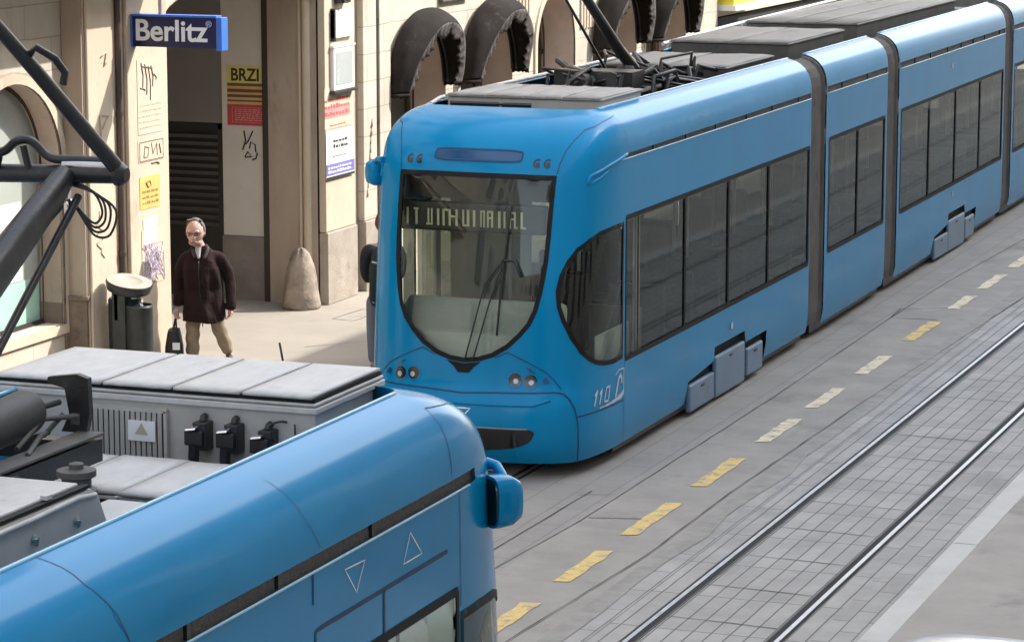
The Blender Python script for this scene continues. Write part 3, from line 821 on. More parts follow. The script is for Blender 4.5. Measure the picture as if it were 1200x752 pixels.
lv = MB()
lv.box(-6.645, -6.225, 11.885, 11.899, 2.985, 3.262, 1)
for k in range(15):
    x = -6.632+k*.0278
    lv.obox((x, 11.878, 3.123), (.008, .004, 0), (-.003, .012, 0), (0, 0, .132))
for z in (2.985, 3.262): lv.box(-6.66, -6.21, 11.872, 11.90, z-.008, z+.008)
for x in (-6.655, -6.215): lv.box(x-.008, x+.008, 11.872, 11.90, 2.985, 3.262)
lv.build('louvre', [CASE, DARK], aco)
wl = MB(); wl.box(-6.40, -6.26, 11.858, 11.864, 3.12, 3.215); wo = wl.build('warning_label', WHITEP, aco)
wt = MB(); wt.prism([(-6.365, 3.15), (-6.295, 3.15), (-6.33, 3.205)], 'Y', 11.8565, 11.8578); wt.build('warning_triangle', mat('faded_yellow_print', (.45, .42, .33), .6), wo)
for i, (x, z, s_) in enumerate(((-6.03, 3.18, 1), (-5.87, 3.18, 1.0), (-5.70, 3.165, .95))):
    cn = MB()
    cn.box(x-.052, x+.04, 11.80, 11.90, z-.05*s_, z+.02); cn.box(x-.02, x+.05, 11.82, 11.90, z-.075, z+.055)
    cn.tube([(x-.02, 11.84, z-.04), (x-.022, 11.835, z-.12), (x-.015, 11.85, 2.98)], .026, 10)
    cn.tube([(x+.015, 11.86, z+.05), (x+.015, 11.87, z+.072), (x+.015, 11.89, z+.075)], .018, 8)
    cn.obox((x-.01, 11.805, z+.033), (.028, 0, .004), (0, .03, .006), (0, 0, .006), 1)
    cn.build('cable_connector', [BLKM, CHROME], aco, bevel=.006)
cb = MB(); cb.tube([(-5.615+.07*math.sin(a)*(-1), 11.87-.02*math.sin(a*.5), 3.215+.045*math.cos(a)) for a in frange(-.3, 2.9, .25)], .006, 6); cb.tube([(-5.56, 11.88, 3.25), (-5.56, 11.885, 3.18)], .004, 6)
cb.build('earthing_cable', BLKM, aco, smooth=True)
pl = MB(); pl.box(-5.4645, -5.461, 12.02, 12.22, 3.19, 3.245); pl.box(-5.4645, -5.4605, 12.03, 12.07, 3.20, 3.24, 1); pl.box(-5.4645, -5.4605, 12.10, 12.14, 3.20, 3.24, 1); pl.box(-5.4645, -5.4605, 12.16, 12.20, 3.20, 3.24, 1)
pl.build('maker_plate', [BLKM, CASE], aco)
# low flat covers before the unit
xs = [-6.62, -6.32, -5.97, -5.62]
for i in range(3):
    a, b_ = xs[i]+.006, xs[i+1]-.006
    ld = MB(); n = 6; vs = []
    for j in range(n+1):
        for k in range(n+1):
            vs.append((a+(b_-a)*j/n, 10.95+.68*k/n+.02*(i % 2), 3.099+(.002 if min(j, n-j, k, n-k) else 0)+random.uniform(-.0008, .0008)))
    ld.add(vs, [(j*(n+1)+k, (j+1)*(n+1)+k, (j+1)*(n+1)+k+1, j*(n+1)+k+1) for j in range(n) for k in range(n)])
    o = ld.build('roof_cover', LIDG, tram1, smooth=True); so_ = o.modifiers.new('thick', 'SOLIDIFY'); so_.thickness = .016; so_.offset = -1
bx = MB(); bx.box(-6.62, -5.615, 10.99, 11.6, 2.975, 3.055); bx.box(-6.62, -5.6, 10.965, 11.62, 3.06, 3.075, 1)
for x in (-5.98, -6.33): bx.box(x-.01, x+.01, 10.95, 10.97, 3.03, 3.08, 1)
bx.build('cover_frame', [DARK, CASE], tram1, bevel=.004)
# sloped inverter box at the left edge
ib = MB()
ib.prism([(8.2, 2.975), (10.30, 2.975), (10.12, 3.30), (10.06, 3.335), (8.2, 3.335)], 'X', -6.05, -5.60)
ibo = ib.build('inverter_box', CASE, tram1, bevel=.01)
tp = MB(); tp.box(-6.02, -5.635, 8.2, 10.02, 3.345, 3.362); tp.build('box_lid', LIDG, ibo, bevel=.006)
sm = MB(); sm.box(-5.634, -5.60, 8.2, 10.05, 3.339, 3.352); 
sm.build('lid_seal', BLACK, ibo)
sm = MB(); sm.tube([(-5.60, 8.2, 3.31), (-5.595, 9.6, 3.312), (-5.6, 9.95, 3.318), (-5.605, 10.10, 3.30)], .012, 8)
for y in (9.35, 9.75): sm.box(-5.64, -5.61, y-.02, y+.02, 3.355, 3.372)
sm.build('seal_bead', LIDG, ibo, smooth=60)
for y in (9.62, 9.95):
    bt = MB(); bt.lathe((-5.60, y-.02, 3.235), [(.018, -.01), (.018, .008), (.010, .012)], 10, ax=(1, 0, 0)); bt.tube([(-5.588, y-.02, 3.235), (-5.585, y-.02, 3.205)], [.014, .005], 8); bt.build('latch_bolt', STEEL, ibo, smooth=50)
hd = MB(); hd.box(-5.60, -5.56, 9.0, 9.14, 2.98, 3.235); hd.box(-5.6, -5.55, 9.0, 9.15, 3.235, 3.255, 1); hd.build('cable_duct', [CASE, LIDG], ibo, bevel=.006)
# insulator between box and pantograph frame
isu = MB(); isu.lathe((-5.72, 10.16, 3.11), [(.05, 0), (.05, .12), (.085, .13), (.085, .19), (.06, .20), (.06, .235), (.08, .245), (.08, .27), (.03, .275), (.03, .295), (.015, .30)], 16)
isu.build('insulator', [OLDGR], tram1, smooth=40)
ar = MB(); ar.box(-5.9, -5.55, 10.22, 10.75, 3.108, 3.118); ar.build('roof_plate', LIDG, tram1)

# ---------------------------------------------------------------- pantographs
def pantograph(tram, x, y, dr, z0, up=True, near=False):
    """single-arm pantograph; its knee points along dr; (y, z0) is the end of the base frame on the knee side"""
    p = MB()
    root_parts = []
    def Q(a, b, c): return (x+a, y+dr*b, z0+c)
    # base frame: two side beams, cross beams, end bracket
    fb = MB()
    for sx in (-.42, .10 if near else .42):
        q0, q1 = Q(sx-.05, -1.7, 0), Q(sx+.05, 0, .10); fb.box(q0[0], q1[0], q0[1], q1[1], q0[2], q1[2])
        q0, q1 = Q(sx-.06, -1.7, .115), Q(sx+.06, .0, .128); fb.box(q0[0], q1[0], q0[1], q1[1], q0[2], q1[2], 1)
    for b in (-1.65, -.9, -.02):
        q0, q1 = Q(-.42, b-.05, .0), Q(.14 if near else .42, b+.03, .09); fb.box(q0[0], q1[0], q0[1], q1[1], q0[2], q1[2])
    q0, q1 = Q(.151 if near else .471, -.95, .01), Q(.156 if near else .476, -.72, .09); fb.box(q0[0], q1[0], q0[1], q1[1], q0[2], q1[2], 1)
    fo = fb.build('pantograph_base', [BLKM, OLDGR], tram, bevel=.006)
    br = MB()
    a0 = -.02 if near else .3
    br.prism([(a0-.02, .12), (a0+.10, .12), (a0+.12, .2), (a0+.115, .36), (a0+.06, .375), (a0-.08, .355), (a0-.085, .33), (a0+.0, .31), (a0+.02, .2)], 'Y', -.02, .015)
    br.v = [Q(v[0], v[1], v[2]) for v in br.v]
    br.box(*[c for pr_ in zip(Q(a0+.03, -.024, .155), Q(a0+.075, -.021, .205)) for c in pr_], 1)
    br.build('end_bracket', [BLKM, OLDGR], fo, bevel=.01)
    # spring cylinder
    cy = MB(); cy.tube([Q(-.08, -1.45, .185), Q(-.075, -.27, .245), Q(-.075, -.235, .246), Q(-.075, -.23, .246)], [.098, .098, .09, .06], 24); cy.tube([Q(-.075, -.23, .246), Q(-.04, -.03, .25)], .014, 8)
    cy.build('spring_cylinder', mat('cylinder_grey_black', (.035, .035, .037), .6, var=.25, vs=20, bump=.1, bs=50), fo, smooth=45)
    lk = MB()
    for pts in ([Q(.02, -.5, .14), Q(.0, -.25, .22), Q(.06, -.06, .20)], [Q(-.1, -.6, .15), Q(-.02, -.2, .14), Q(.03, -.12, .22)], [Q(.1, -.55, .13), Q(.02, -.3, .16), Q(-.03, -.15, .14)]): lk.tube(pts, .012, 8)
    lk.build('linkage', [OLDGR], fo, smooth=50)
    if not up: return fo
    # lower arm, knee, upper arm, rod
    KZ = 1.24
    kn = Q(-.0, .03, KZ)
    la = MB(); la.tube([Q(.0, -1.95, .25), Q(0, -.95, .71), Q(.0, -.12, 1.16), Q(.0, .0, KZ-.01)], [.105, .086, .058, .045], 18, flat=1.15)
    la.build('lower_arm', BLKM, fo, smooth=50)
    kb = MB()
    kb.tube([Q(-.42, .03, KZ-.02), Q(.24, .03, KZ-.0)], .040, 16); kb.tube([Q(-.02, .03, KZ+.03), Q(.2, .03, KZ+.033)], .028, 12, 1)
    kb.lathe(Q(.25, .03, KZ), [(.05, -.02), (.055, 0), (.03, .03)], 14, ax=(1, 0, 0)); kb.lathe(Q(-.42, .03, KZ-.02), [(.06, -.03), (.06, .02), (.03, .04)], 14, ax=(1, 0, 0))
    kb.build('knee_joint', [BLKM, STEEL], fo, smooth=50)
    ua = MB()
    for sx, ex in ((.24, .05), (-.38, -.09)):
        ua.tube([Q(sx, .07, KZ-.015), Q(sx-.01, .0, KZ+.05), Q(sx+(ex-sx)*.35, -.50, KZ+.46), Q(ex, -1.5, KZ+1.26)], [.026, .030, .027, .020], 12, flat=1.2)
    ua.build('upper_arm', BLKM, fo, smooth=50)
    rd = MB(); rd.tube([Q(.05, .02, KZ-.10), Q(.05, -.72, KZ-.69), Q(.05, -1.6, .15)], .018, 8); rd.build('coupling_rod', BLKM, fo, smooth=50)
    cab = MB()
    S_ = lambda pts, r_: cab.tube(crom(pts, 5), r_, 8)
    S_([Q(.2, .03, KZ+.05), Q(.05, .03, KZ+.055), Q(-.08, .02, KZ+.06), Q(-.16, .0, KZ+.13), Q(-.22, -.02, KZ+.13), Q(-.3, 0, KZ+.08), Q(-.42, 0, KZ+.07), Q(-.5, -.05, KZ+.10), Q(-.6, -.06, KZ+.15)], .020)
    S_([Q(-.42, .02, KZ-.06), Q(-.5, 0, KZ-.10), Q(-.62, -.04, KZ-.02)], .022)
    S_([Q(-.32, .0, KZ+.06), Q(-.34, .0, KZ-.01)], .018); S_([Q(-.2, .0, KZ+.11), Q(-.18, .01, KZ+.0)], .016)
    S_([Q(-.45, .0, KZ+.07), Q(-.47, .02, KZ+.0), Q(-.42, .03, KZ-.05), Q(-.36, .02, KZ-.06)], .014)
    for k in range(4):
        s_ = .030*k
        S_([Q(.0, .02, KZ-.05), Q(.07+s_*.5, .03, KZ-.055-s_*.3), Q(.13+s_, .035, KZ-.10-s_*.6), Q(.155+s_*.4, .035, KZ-.17-s_), Q(.12, .035, KZ-.215-s_*.6), Q(.07, .03, KZ-.18-s_*.3), Q(.02, .02, KZ-.12)], .0055)
    for k in range(3): S_([Q(-.0, .02, KZ-.1), Q(-.05-k*.02, .02, KZ-.17), Q(-.11-k*.01, .0, KZ-.23), Q(-.06, .0, KZ-.14-k*.02)], .008)
    cab.build('shunt_cable', BLKM, fo, smooth=60)
    cl = MB(); cl.box(*[c for pr_ in zip(Q(-.01, .0, KZ-.17), Q(.01, .03, KZ-.03)) for c in pr_])
    for k in range(3): cl.lathe(Q(-.03+.025*k, .0, KZ-.09-.02*k), [(.016, -.01), (.02, 0), (.012, .012)], 10, ax=(1, -1, .2))
    cl.build('cable_clamp', CHROME, fo, smooth=50)
    # collector head
    hd = MB(); hp = Q(0, -1.5, KZ+1.26)
    for dy in (-.16, .16): hd.tube([(hp[0]-.8, hp[1]+dy, hp[2]-.12), (hp[0]-.6, hp[1]+dy, hp[2]+.06), (hp[0]+.6, hp[1]+dy, hp[2]+.06), (hp[0]+.8, hp[1]+dy, hp[2]-.12)], .022, 8)
    hd.tube([(hp[0], hp[1]-.2, hp[2]), (hp[0], hp[1]+.2, hp[2])], .025, 8)
    hd.build('collector_head', BLKM, fo, smooth=50)
    ks = MB(); ks.tube([Q(.18, -.58, KZ+.55), Q(.22, -.60, KZ+.58), Q(.26, -.52, KZ+.53), Q(.27, -.46, KZ+.47), Q(.26, -.46, KZ+.42)], .016, 8); ks.build('arm_hook', BLKM, fo, smooth=50)
    return fo
pantograph(tram1, -6.20, 10.98, 1, 3.225, near=True)
# facing tram: base and arm further up the roof
pb = pantograph(tram2, -9.95, 28.1, -1, 3.12, up=False)
b = MB()
b.tube([(-9.95, 29.9, 3.38), (-9.95, 29.4, 3.62), (-9.95, 28.2, 4.30), (-9.95, 27.75, 4.58)], [.066, .062, .05, .04], 14); b.build('lower_arm', BLKM, pb, smooth=50)
b = MB(); b.tube([(-10.1, 29.5, 3.35), (-10.12, 27.75, 4.5)], .016, 8); b.build('coupling_rod', BLKM, pb, smooth=50)
b = MB(); b.tube([(-10.3, 27.75, 4.56), (-9.6, 27.75, 4.56)], .04, 12); b.build('knee_joint', BLKM, pb, smooth=50)
b = MB()
for sx in (-.25, .25): b.tube([(-9.95+sx, 27.72, 4.55), (-9.95+sx*.4, 29.2, 5.5)], .03, 10)
b.tube([(-10.75, 29.2, 5.42), (-10.55, 29.2, 5.56), (-9.35, 29.2, 5.56), (-9.15, 29.2, 5.42)], .03, 8)
b.build('upper_arm', BLKM, pb, smooth=50)
b = MB()
random.seed(3)
for k in range(34):
    x, y = random.uniform(-10.5, -9.3), random.uniform(28.0, 30.4)
    b.tube([(x, y, 3.1), (x+random.uniform(-.1, .1), y+.1, 3.36+random.uniform(-.08, .12)), (x+random.uniform(-.4, .4), y+.4, 3.38+random.uniform(-.1, .14)), (x+random.uniform(-.4, .4), y+.8, 3.25)], random.uniform(.014, .03), 8)
for k in range(7):
    x, y = random.uniform(-10.4, -9.4), random.uniform(28.0, 30.2)
    b.lathe((x, y, 3.0), [(.05, 0), (.05, .2), (.08, .22), (.08, .27), (.05, .29), (.06, .38), (.03, .44)], 12, 1)
b.box(-10.35, -9.5, 28.5, 28.9, 3.3, 3.46)
b.build('pantograph_drive', [BLKM, OLDGR], pb, smooth=50)

# ---------------------------------------------------------------- roof equipment, facing tram
def roofbox(x0, x1, y0, y1, z1, name='roof_box', m=OLDGR, lids=0, louv=False, z0=2.975, lm=None):
    b = MB(); b.box(x0, x1, y0, y1, z0, z1-.03)
    o = b.build(name, m, tram2, bevel=.01)
    b = MB(); b.box(x0-.02, x1+.02, y0-.02, y1+.02, z1-.026, z1-.008); b.build('box_rim', lm or ROOFG, o, bevel=.006)
    if lids:
        for k in range(lids):
            a = x0+(x1-x0)*k/lids+.008; c = x0+(x1-x0)*(k+1)/lids-.008
            b = MB(); n = 6; vs = []
            for i in range(n+1):
                for j in range(n+1): vs.append((a+(c-a)*i/n, y0-.02+(y1-y0+.04)*j/n, z1+(.010 if min(i, n-i, j, n-j) else 0)+random.uniform(-.006, .006)))
            b.add(vs, [(i*(n+1)+j, (i+1)*(n+1)+j, (i+1)*(n+1)+j+1, i*(n+1)+j+1) for i in range(n) for j in range(n)])
            q = b.build('box_lid', lm or LIDG, o, smooth=True); m_ = q.modifiers.new('thick', 'SOLIDIFY'); m_.thickness = .014; m_.offset = -1
    if louv:
        b = MB(); b.box(x0+.03, x0+(x1-x0)*.34, y0-.012, y0-.004, z0+.15, z1-.07, 1); b.box(x0+(x1-x0)*.36, x0+(x1-x0)*.55, y0-.012, y0-.004, z0+.15, z1-.07, 1)
        for k in range(5):
            z = z0+.18+k*.04
            b.obox((x0+(x1-x0)*.29, y0-.016, z), ((x1-x0)*.26, 0, 0), (0, .008, -.006), (0, .002, .006))
        b.build('louvre', [OLDGR, DARK], o)
    return o
ROOFL = mat('front_lid_grey', (.29, .285, .275), .6, var=.2, vs=8, bump=.2, bs=12, spots=((.2, .195, .19), 6, .55), stretch=(1, .4, 1))
roofbox(-10.62, -9.06, 26.25, 27.45, 3.40, 'air_conditioning_unit', CASE, 4, True, lm=ROOFL)
roofbox(-10.6, -9.2, 27.45, 28.0, 3.25, 'roof_box', OLDGR, 2)
roofbox(-10.62, -9.18, 30.75, 32.6, 3.36, 'resistor_box', OLDGR, 2, lm=ROOFG)
roofbox(-10.75, -9.30, 33.7, 36.3, 3.42, 'battery_box', OLDGR, 2, lm=ROOFG)
roofbox(-10.95, -9.45, 37.6, 43.5, 3.41, 'inverter_box', OLDGR, 3, lm=ROOFG)
# pale tubes painted in for the sunlit far roof edge
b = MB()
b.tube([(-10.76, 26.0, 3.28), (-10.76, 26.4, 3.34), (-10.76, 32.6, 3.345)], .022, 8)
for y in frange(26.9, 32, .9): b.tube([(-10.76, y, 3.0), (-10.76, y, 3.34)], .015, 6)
b.build('sunlit_edge_line', LIDG, tram2, smooth=50)
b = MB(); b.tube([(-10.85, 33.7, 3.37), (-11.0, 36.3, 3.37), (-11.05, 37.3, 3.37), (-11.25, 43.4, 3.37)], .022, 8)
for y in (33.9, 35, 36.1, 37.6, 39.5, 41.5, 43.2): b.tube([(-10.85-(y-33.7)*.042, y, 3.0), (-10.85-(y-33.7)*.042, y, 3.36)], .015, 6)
b.build('sunlit_edge_line', LIDG, tram2, smooth=50)
# ---------------------------------------------------------------- street front on the far side
PLAS = brickmat('cream_stucco', (.53, .465, .375), (.49, .43, .345), (.33, .27, .205), 1.05, .345, .006, 'YZ', rough=.85, bump=.5, noise=.13, grime=((.36, .30, .235), .52, (1.6, 1.6, .55)))
PLASL = mat('smooth_stucco', (.53, .435, .325), .85, var=.10, vs=2, bump=.2, bs=30, stretch=(1, 1, .5), spots=((.40, .32, .24), 1.9, .57))
STONE = mat('brown_stone', (.36, .29, .225), .8, var=.15, vs=2.5, bump=.25, bs=40, stretch=(1, 1, .4), spots=((.25, .20, .155), 2.4, .56))
PLINTH = mat('dark_plinth_stone', (.17, .125, .095), .75, var=.2, vs=4, bump=.3, bs=40, spots=((.10, .075, .06), 3.5, .56))
PLINTHG = mat('grey_plinth_stone', (.34, .29, .235), .8, var=.18, vs=3.5, bump=.3, bs=40, spots=((.22, .19, .155), 3.0, .55))
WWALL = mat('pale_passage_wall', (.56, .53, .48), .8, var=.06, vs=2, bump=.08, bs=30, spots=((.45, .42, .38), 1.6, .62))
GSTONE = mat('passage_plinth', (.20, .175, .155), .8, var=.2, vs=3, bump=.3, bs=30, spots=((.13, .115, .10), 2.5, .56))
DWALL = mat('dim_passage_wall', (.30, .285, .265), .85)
WFRAME = mat('dark_window_frame', (.035, .03, .027), .55)
REVEAL = mat('reveal_stucco', (.56, .44, .36), .85, var=.12, vs=2.5, bump=.15, bs=40, spots=((.45, .35, .285), 2.2, .6))
BLIND = mat('grey_blind', (.50, .48, .45), .7, var=.08, stretch=(1, 1, 6))
WHITEB = mat('white_panel', (.78, .79, .77), .5, var=.03)
MINT = mat('mint_panel', (.36, .58, .48), .5, var=.05)
bld = thing('corner_building', (-15, 30, 0), 'cream stucco building with arched windows and a deep passage entrance, left of the trams', 'building')
def arch(yc, r, zs, zb, n=22, rz=None):
    return [(yc-r, zb), (yc+r, zb)]+[(yc+r*math.cos(PI*k/n), zs+(rz or r)*math.sin(PI*k/n)) for k in range(n+1)]
def reveal(mb, hole, x0, x1, m=0):
    n = len(hole); vs = [(x0, a, b) for a, b in hole]+[(x1, a, b) for a, b in hole]
    mb.add(vs, [(i, (i+1) % n, n+(i+1) % n, n+i) for i in range(n)], m)
def ring(mb, hole, x, wd, th, m=0):
    o = offp(hole, wd); h = hole if area(hole) > 0 else hole[::-1]; n = len(h)
    vs = [(x+th, a, b) for a, b in h]+[(x+th, a, b) for a, b in o]+[(x, a, b) for a, b in o]
    mb.add(vs, [(i, (i+1) % n, n+(i+1) % n, n+i) for i in range(n)]+[(n+i, n+(i+1) % n, 2*n+(i+1) % n, 2*n+i) for i in range(n)], m)
def facade(x, y0, y1, z0, z1, holes, m, name='wall'):
    V, F = cdt([(y0, z0), (y1, z0), (y1, z1), (y0, z1)], holes, frange(y0, y1, 1.), frange(z0, z1, 1.), .4)
    b = MB(); b.add([(x, a, c) for a, c in V], F)
    return b.build(name, m, bld, fix=False)
XA, XB = -15.25, -15.0
W0 = arch(25.95, .95, 2.42, .78)
up = lambda a, b, z0, z1: [(a, z0), (b, z0), (b, z1), (a, z1)]
ups_a = [up(y, y+1.2, 6.2, 8.4) for y in (17, 20, 23)]+[up(y, y+1.2, 9.8, 11.6) for y in (17, 20, 23)]
facade(XA, 12, 27.0, -.05, 13, [W0, arch(22.9, .95, 2.42, .78), arch(19.9, .95, 2.42, .78)]+ups_a, PLAS)
wins = [(36.0, 1.0), (38.55, 1.0), (41.35, .82), (44.1, 1.05), (46.75, 1.05)]
portal = [(28.8, .0), (32.8, .0), (32.8, 3.86)]+[(30.8+2.0*math.cos(PI*k/16), 3.86+.36*math.sin(PI*k/16)) for k in range(1, 16)]+[(28.8, 3.86)]
ups_b = [up(y, y+1.25, z, z+2.0) for y in (29.6, 32.6, 35.6, 38.6, 41.6, 44.6, 47.2) for z in (6.2, 9.7)]
ahs = [arch(y, r, 2.5 if r > .9 else 2.72, .9) for y, r in wins]
facade(XB, 28.8, 49.7, -.05, 13, [portal]+ahs+ups_b, PLAS)
for h in [W0, arch(22.9, .95, 2.42, .78), arch(19.9, .95, 2.42, .78)]+ups_a: rv = MB(); reveal(rv, h, XA, XA-.27); rv.build('window_reveal', REVEAL, bld)
for h in ahs+ups_b: rv = MB(); reveal(rv, h, XB, XB-.52); rv.build('window_reveal', REVEAL, bld)
for h in [W0, arch(22.9, .95, 2.42, .78), arch(19.9, .95, 2.42, .78)]: rg = MB(); ring(rg, h, XA, .10, .035); ring(rg, offp(h, .10), XA, .02, .015, 1); rg.build('arch_moulding', [PLASL, STONE], bld)
rg = MB(); ring(rg, ahs[2], XB, .10, .03); rg.build('arch_moulding', [PLASL, STONE], bld)
# window fillings
def filling(h, x, blind=True, mull=True):
    ys = [p[0] for p in h]; zs = [p[1] for p in h]
    fr_ = MB(); ring(fr_, offp(h, -.07), x+.005, .075, .05)
    if mull: fr_.box(x-.02, x+.05, (min(ys)+max(ys))/2-.035, (min(ys)+max(ys))/2+.035, min(zs), max(zs)); fr_.box(x-.02, x+.045, min(ys), max(ys), min(zs)+(max(zs)-min(zs))*.62, min(zs)+(max(zs)-min(zs))*.62+.06)
    fo_ = fr_.build('window', WFRAME, bld)
    V, F = cdt(h, [], [], [], .5); b = MB(); b.add([(x, a, c) for a, c in V], F); b.build('pane', GLASSB, fo_, fix=False)
    b = MB(); b.add([(x-.12, a, c) for a, c in V], F); b.build('blind', BLIND if blind else DARK, fo_, fix=False)
for i, h in enumerate(ahs): filling(h, XB-.52, True)
for h in ups_b: filling(h, XB-.52)
for h in ups_a: filling(h, XA-.27)
for yc in (22.9, 19.9): filling(arch(yc, .95, 2.42, .78), XA-.27, False)
# shop window: opaque pale pane with white and mint panels on it
fr_ = MB(); ring(fr_, offp(W0, -.05), XA-.265, .055, .05); fr_.box(XA-.30, XA-.20, 25.0, 26.9, .70, .80); fr_.box(XA-.28, XA-.22, 25.42, 25.46, .8, 3.3)
fo_ = fr_.build('shop_window', WFRAME, bld)
V, F = cdt(W0, [], [], [], .5); b = MB(); b.add([(XA-.27, a, c) for a, c in V], F); b.build('pane', mat('pale_shop_pane', (.40, .43, .39), .12, var=.08, vs=2, coat=.5), fo_, fix=False)
b = MB(); b.box(XA-.268, XA-.262, 25.05, 26.52, 1.28, 2.10); b.build('white_panel', WHITEB, fo_)
b = MB(); b.box(XA-.267, XA-.261, 25.05, 26.86, .81, 1.27); b.build('mint_panel', MINT, fo_)
b = MB(); b.box(XA-1.6, XA-1.5, 24.5, 27, .1, 3.6); b.build('shop_back_wall', mat('shop_back', (.4, .42, .39), .8), fo_)
# pilaster block with drainpipe between its two faces
b = MB(); b.box(-18.2, XB, 27.0, 28.8, -.05, 13); b.build('pilaster', PLASL, bld)
b = MB(); b.box(XB+.003, XB+.05, 27.86, 28.78, .1, 13); b.build('pilaster_face', PLASL, bld, bevel=.012)
b = MB(); b.box(XB+.003, XB+.035, 27.02, 27.55, .1, 13); b.build('pilaster_face', PLASL, bld, bevel=.012)
b = MB(); b.box(XA+.006, XB-.004, 26.955, 26.999, .1, 1.02); b.box(XA-.26, XA-.005, 26.86, 26.905, .1, 1.0); b.box(XA+.006, XB+.02, 26.94, 26.999, 1.02, 1.07); b.box(XA+.004, XA+.03, 26.9, 26.954, .1, .98)
b.build('plinth', PLINTH, bld, bevel=.008)
b = MB(); b.box(XA-.255, XA-.005, 26.875, 26.903, 1.0, 2.45); b.box(XA+.01, XB-.01, 26.975, 26.999, 1.07, 13); b.build('jamb_panel', STONE, bld)
b = MB(); b.tube([(XB+.03, 27.70, 1.0), (XB+.03, 27.70, 13)], .034, 10)
for z in (1.4, 2.9, 4.4): b.tube([(XB+.03, 27.70, z), (XB+.03, 27.70, z+.05)], .045, 10)
b.build('drainpipe', mat('brown_pipe', (.07, .045, .035), .5), bld, smooth=50)
# passage
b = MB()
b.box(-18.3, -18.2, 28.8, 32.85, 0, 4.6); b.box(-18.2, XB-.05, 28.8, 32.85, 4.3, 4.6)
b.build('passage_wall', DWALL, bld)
b = MB(); b.box(-16.32, -15.74, 32.86, 33.2, .905, 4.3); b.build('passage_wall', WWALL, bld)
b = MB(); b.box(-16.33, -15.74, 32.83, 33.2, .0, .90); b.build('passage_plinth', GSTONE, bld, bevel=.01)
b = MB(); b.box(-15.74, -15.66, 32.80, 32.95, .1, 4.3); b.build('passage_post', mat('dark_brown_post', (.03, .02, .017), .6), bld)
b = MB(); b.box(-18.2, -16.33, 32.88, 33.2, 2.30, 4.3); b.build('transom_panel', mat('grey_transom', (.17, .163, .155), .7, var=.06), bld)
do = MB(); do.box(-17.3, -16.34, 32.93, 32.97, .1, 2.27); do.box(-18.2, -17.3, 32.90, 33.2, .1, 2.3)
do.box(-17.3, -17.24, 32.89, 32.93, .1, 2.29); do.box(-16.40, -16.34, 32.89, 32.93, .1, 2.29); do.box(-17.3, -16.34, 32.89, 32.93, 2.22, 2.29)
dob = do.build('passage_door', mat('black_door', (.012, .012, .012), .45), bld)
sl_ = MB()
for k in range(13):
    z = 1.02+k*.092
    sl_.obox((-16.82, 32.905, z), (.42, 0, 0), (0, .022, -.02), (0, .004, .005), 0)
sl_.build('louvre_slat', mat('louvre_grey', (.09, .09, .09), .35), dob)
b = MB(); b.box(-15.66, XB, 32.80, 33.75, -.05, 4.3); b.build('portal_column', STONE, bld)
b = MB()
b.tube([(XB-.13, 32.79, .1), (XB-.13, 32.79, 4.3)], .055, 14); b.tube([(XB-.22, 32.79, .1), (XB-.22, 32.79, 4.3)], .022, 10)
b.build('column_roll', PLASL, bld, smooth=50)
for (a, c, zt) in ((32.83, 33.72, 13), (34.0, 34.42, 13), (34.52, 34.88, 13)):
    b = MB(); b.box(XB+.003, XB+.10, a, c, 1.0, zt); b.build('pilaster_face', PLAS if a > 33.9 else PLASL, bld, bevel=.01)
    b = MB(); b.box(XB+.003, XB+.125, a-.01, c+.01, .1, .995); b.build('plinth', PLINTHG, bld, bevel=.012)
b = MB(); b.box(XB+.004, XB+.012, 33.72, 34.0, .1, 13); b.build('recess_panel', STONE, bld)
b = MB(); b.tube([(XB+.06, 34.47, .1), (XB+.06, 34.47, 13)], .032, 10)
for z in (.9, 2.2, 3.5, 4.8): b.tube([(XB+.06, 34.47, z), (XB+.06, 34.47, z+.05)], .043, 10)
b.build('drainpipe', mat('dark_pipe', (.035, .03, .028), .5), bld, smooth=50)
b = MB(); b.box(XB-.03, XB+.06, 28.8, 32.8, 4.24, 4.34); b.build('portal_head', STONE, bld, bevel=.01)
# portal arch shadow board
b = MB()
b.prism([(28.8, 3.87)]+[(30.8-1.98*math.cos(PI*k/16), 3.84+.36*math.sin(PI*k/16)) for k in range(17)]+[(32.8, 3.87), (32.8, 4.26), (28.8, 4.26)], 'X', XB-.42, XB-.02)
b.build('portal_arch', STONE, bld)
# balcony above the left part, string course, cornice
b = MB(); b.box(XA, -14.2, 15, 28.7, 4.73, 4.95); b.box(XA, -14.12, 14.9, 28.8, 4.95, 5.02)
for y in frange(15.5, 28.4, 1.6): b.prism([(XA, 4.3), (-14.3, 4.728), (XA, 4.728)], 'Y', y-.12, y+.12)
b.build('balcony', PLASL, bld, bevel=.01)
b = MB()
for y in frange(15.05, 28.65, .13): b.tube([(-14.2, y, 5.02), (-14.2, y, 5.95)], .012, 6)
b.box(-14.23, -14.17, 15, 28.7, 5.95, 5.99); b.build('balcony_railing', BLKM, bld)
b = MB(); b.box(XB, -14.82, 28.8, 49.7, 5.2, 5.42); b.box(XB, -14.4, 12, 49.8, 12.9, 13.2); b.box(XA-3, -14.5, 12, 49.7, 13.2, 13.3); b.build('cornice', PLASL, bld, bevel=.02)
b = MB(); b.box(-25, -18.3, 12, 49.7, 0, 13.2); b.box(-18.3, XB-.5, 49.5, 49.7, 0, 13); b.box(-18.3, XA-1.7, 12, 12.2, 0, 13); b.build('rear_wall', PLASL, bld)
b = MB(); b.box(XB+.003, XB+.07, 36.75, 37.75, 3.62, 4.5); b.build('brown_wall_panel', mat('panel_brown', (.12, .09, .07), .7, var=.15), bld)  # plain dark brown panel between the first two canopies
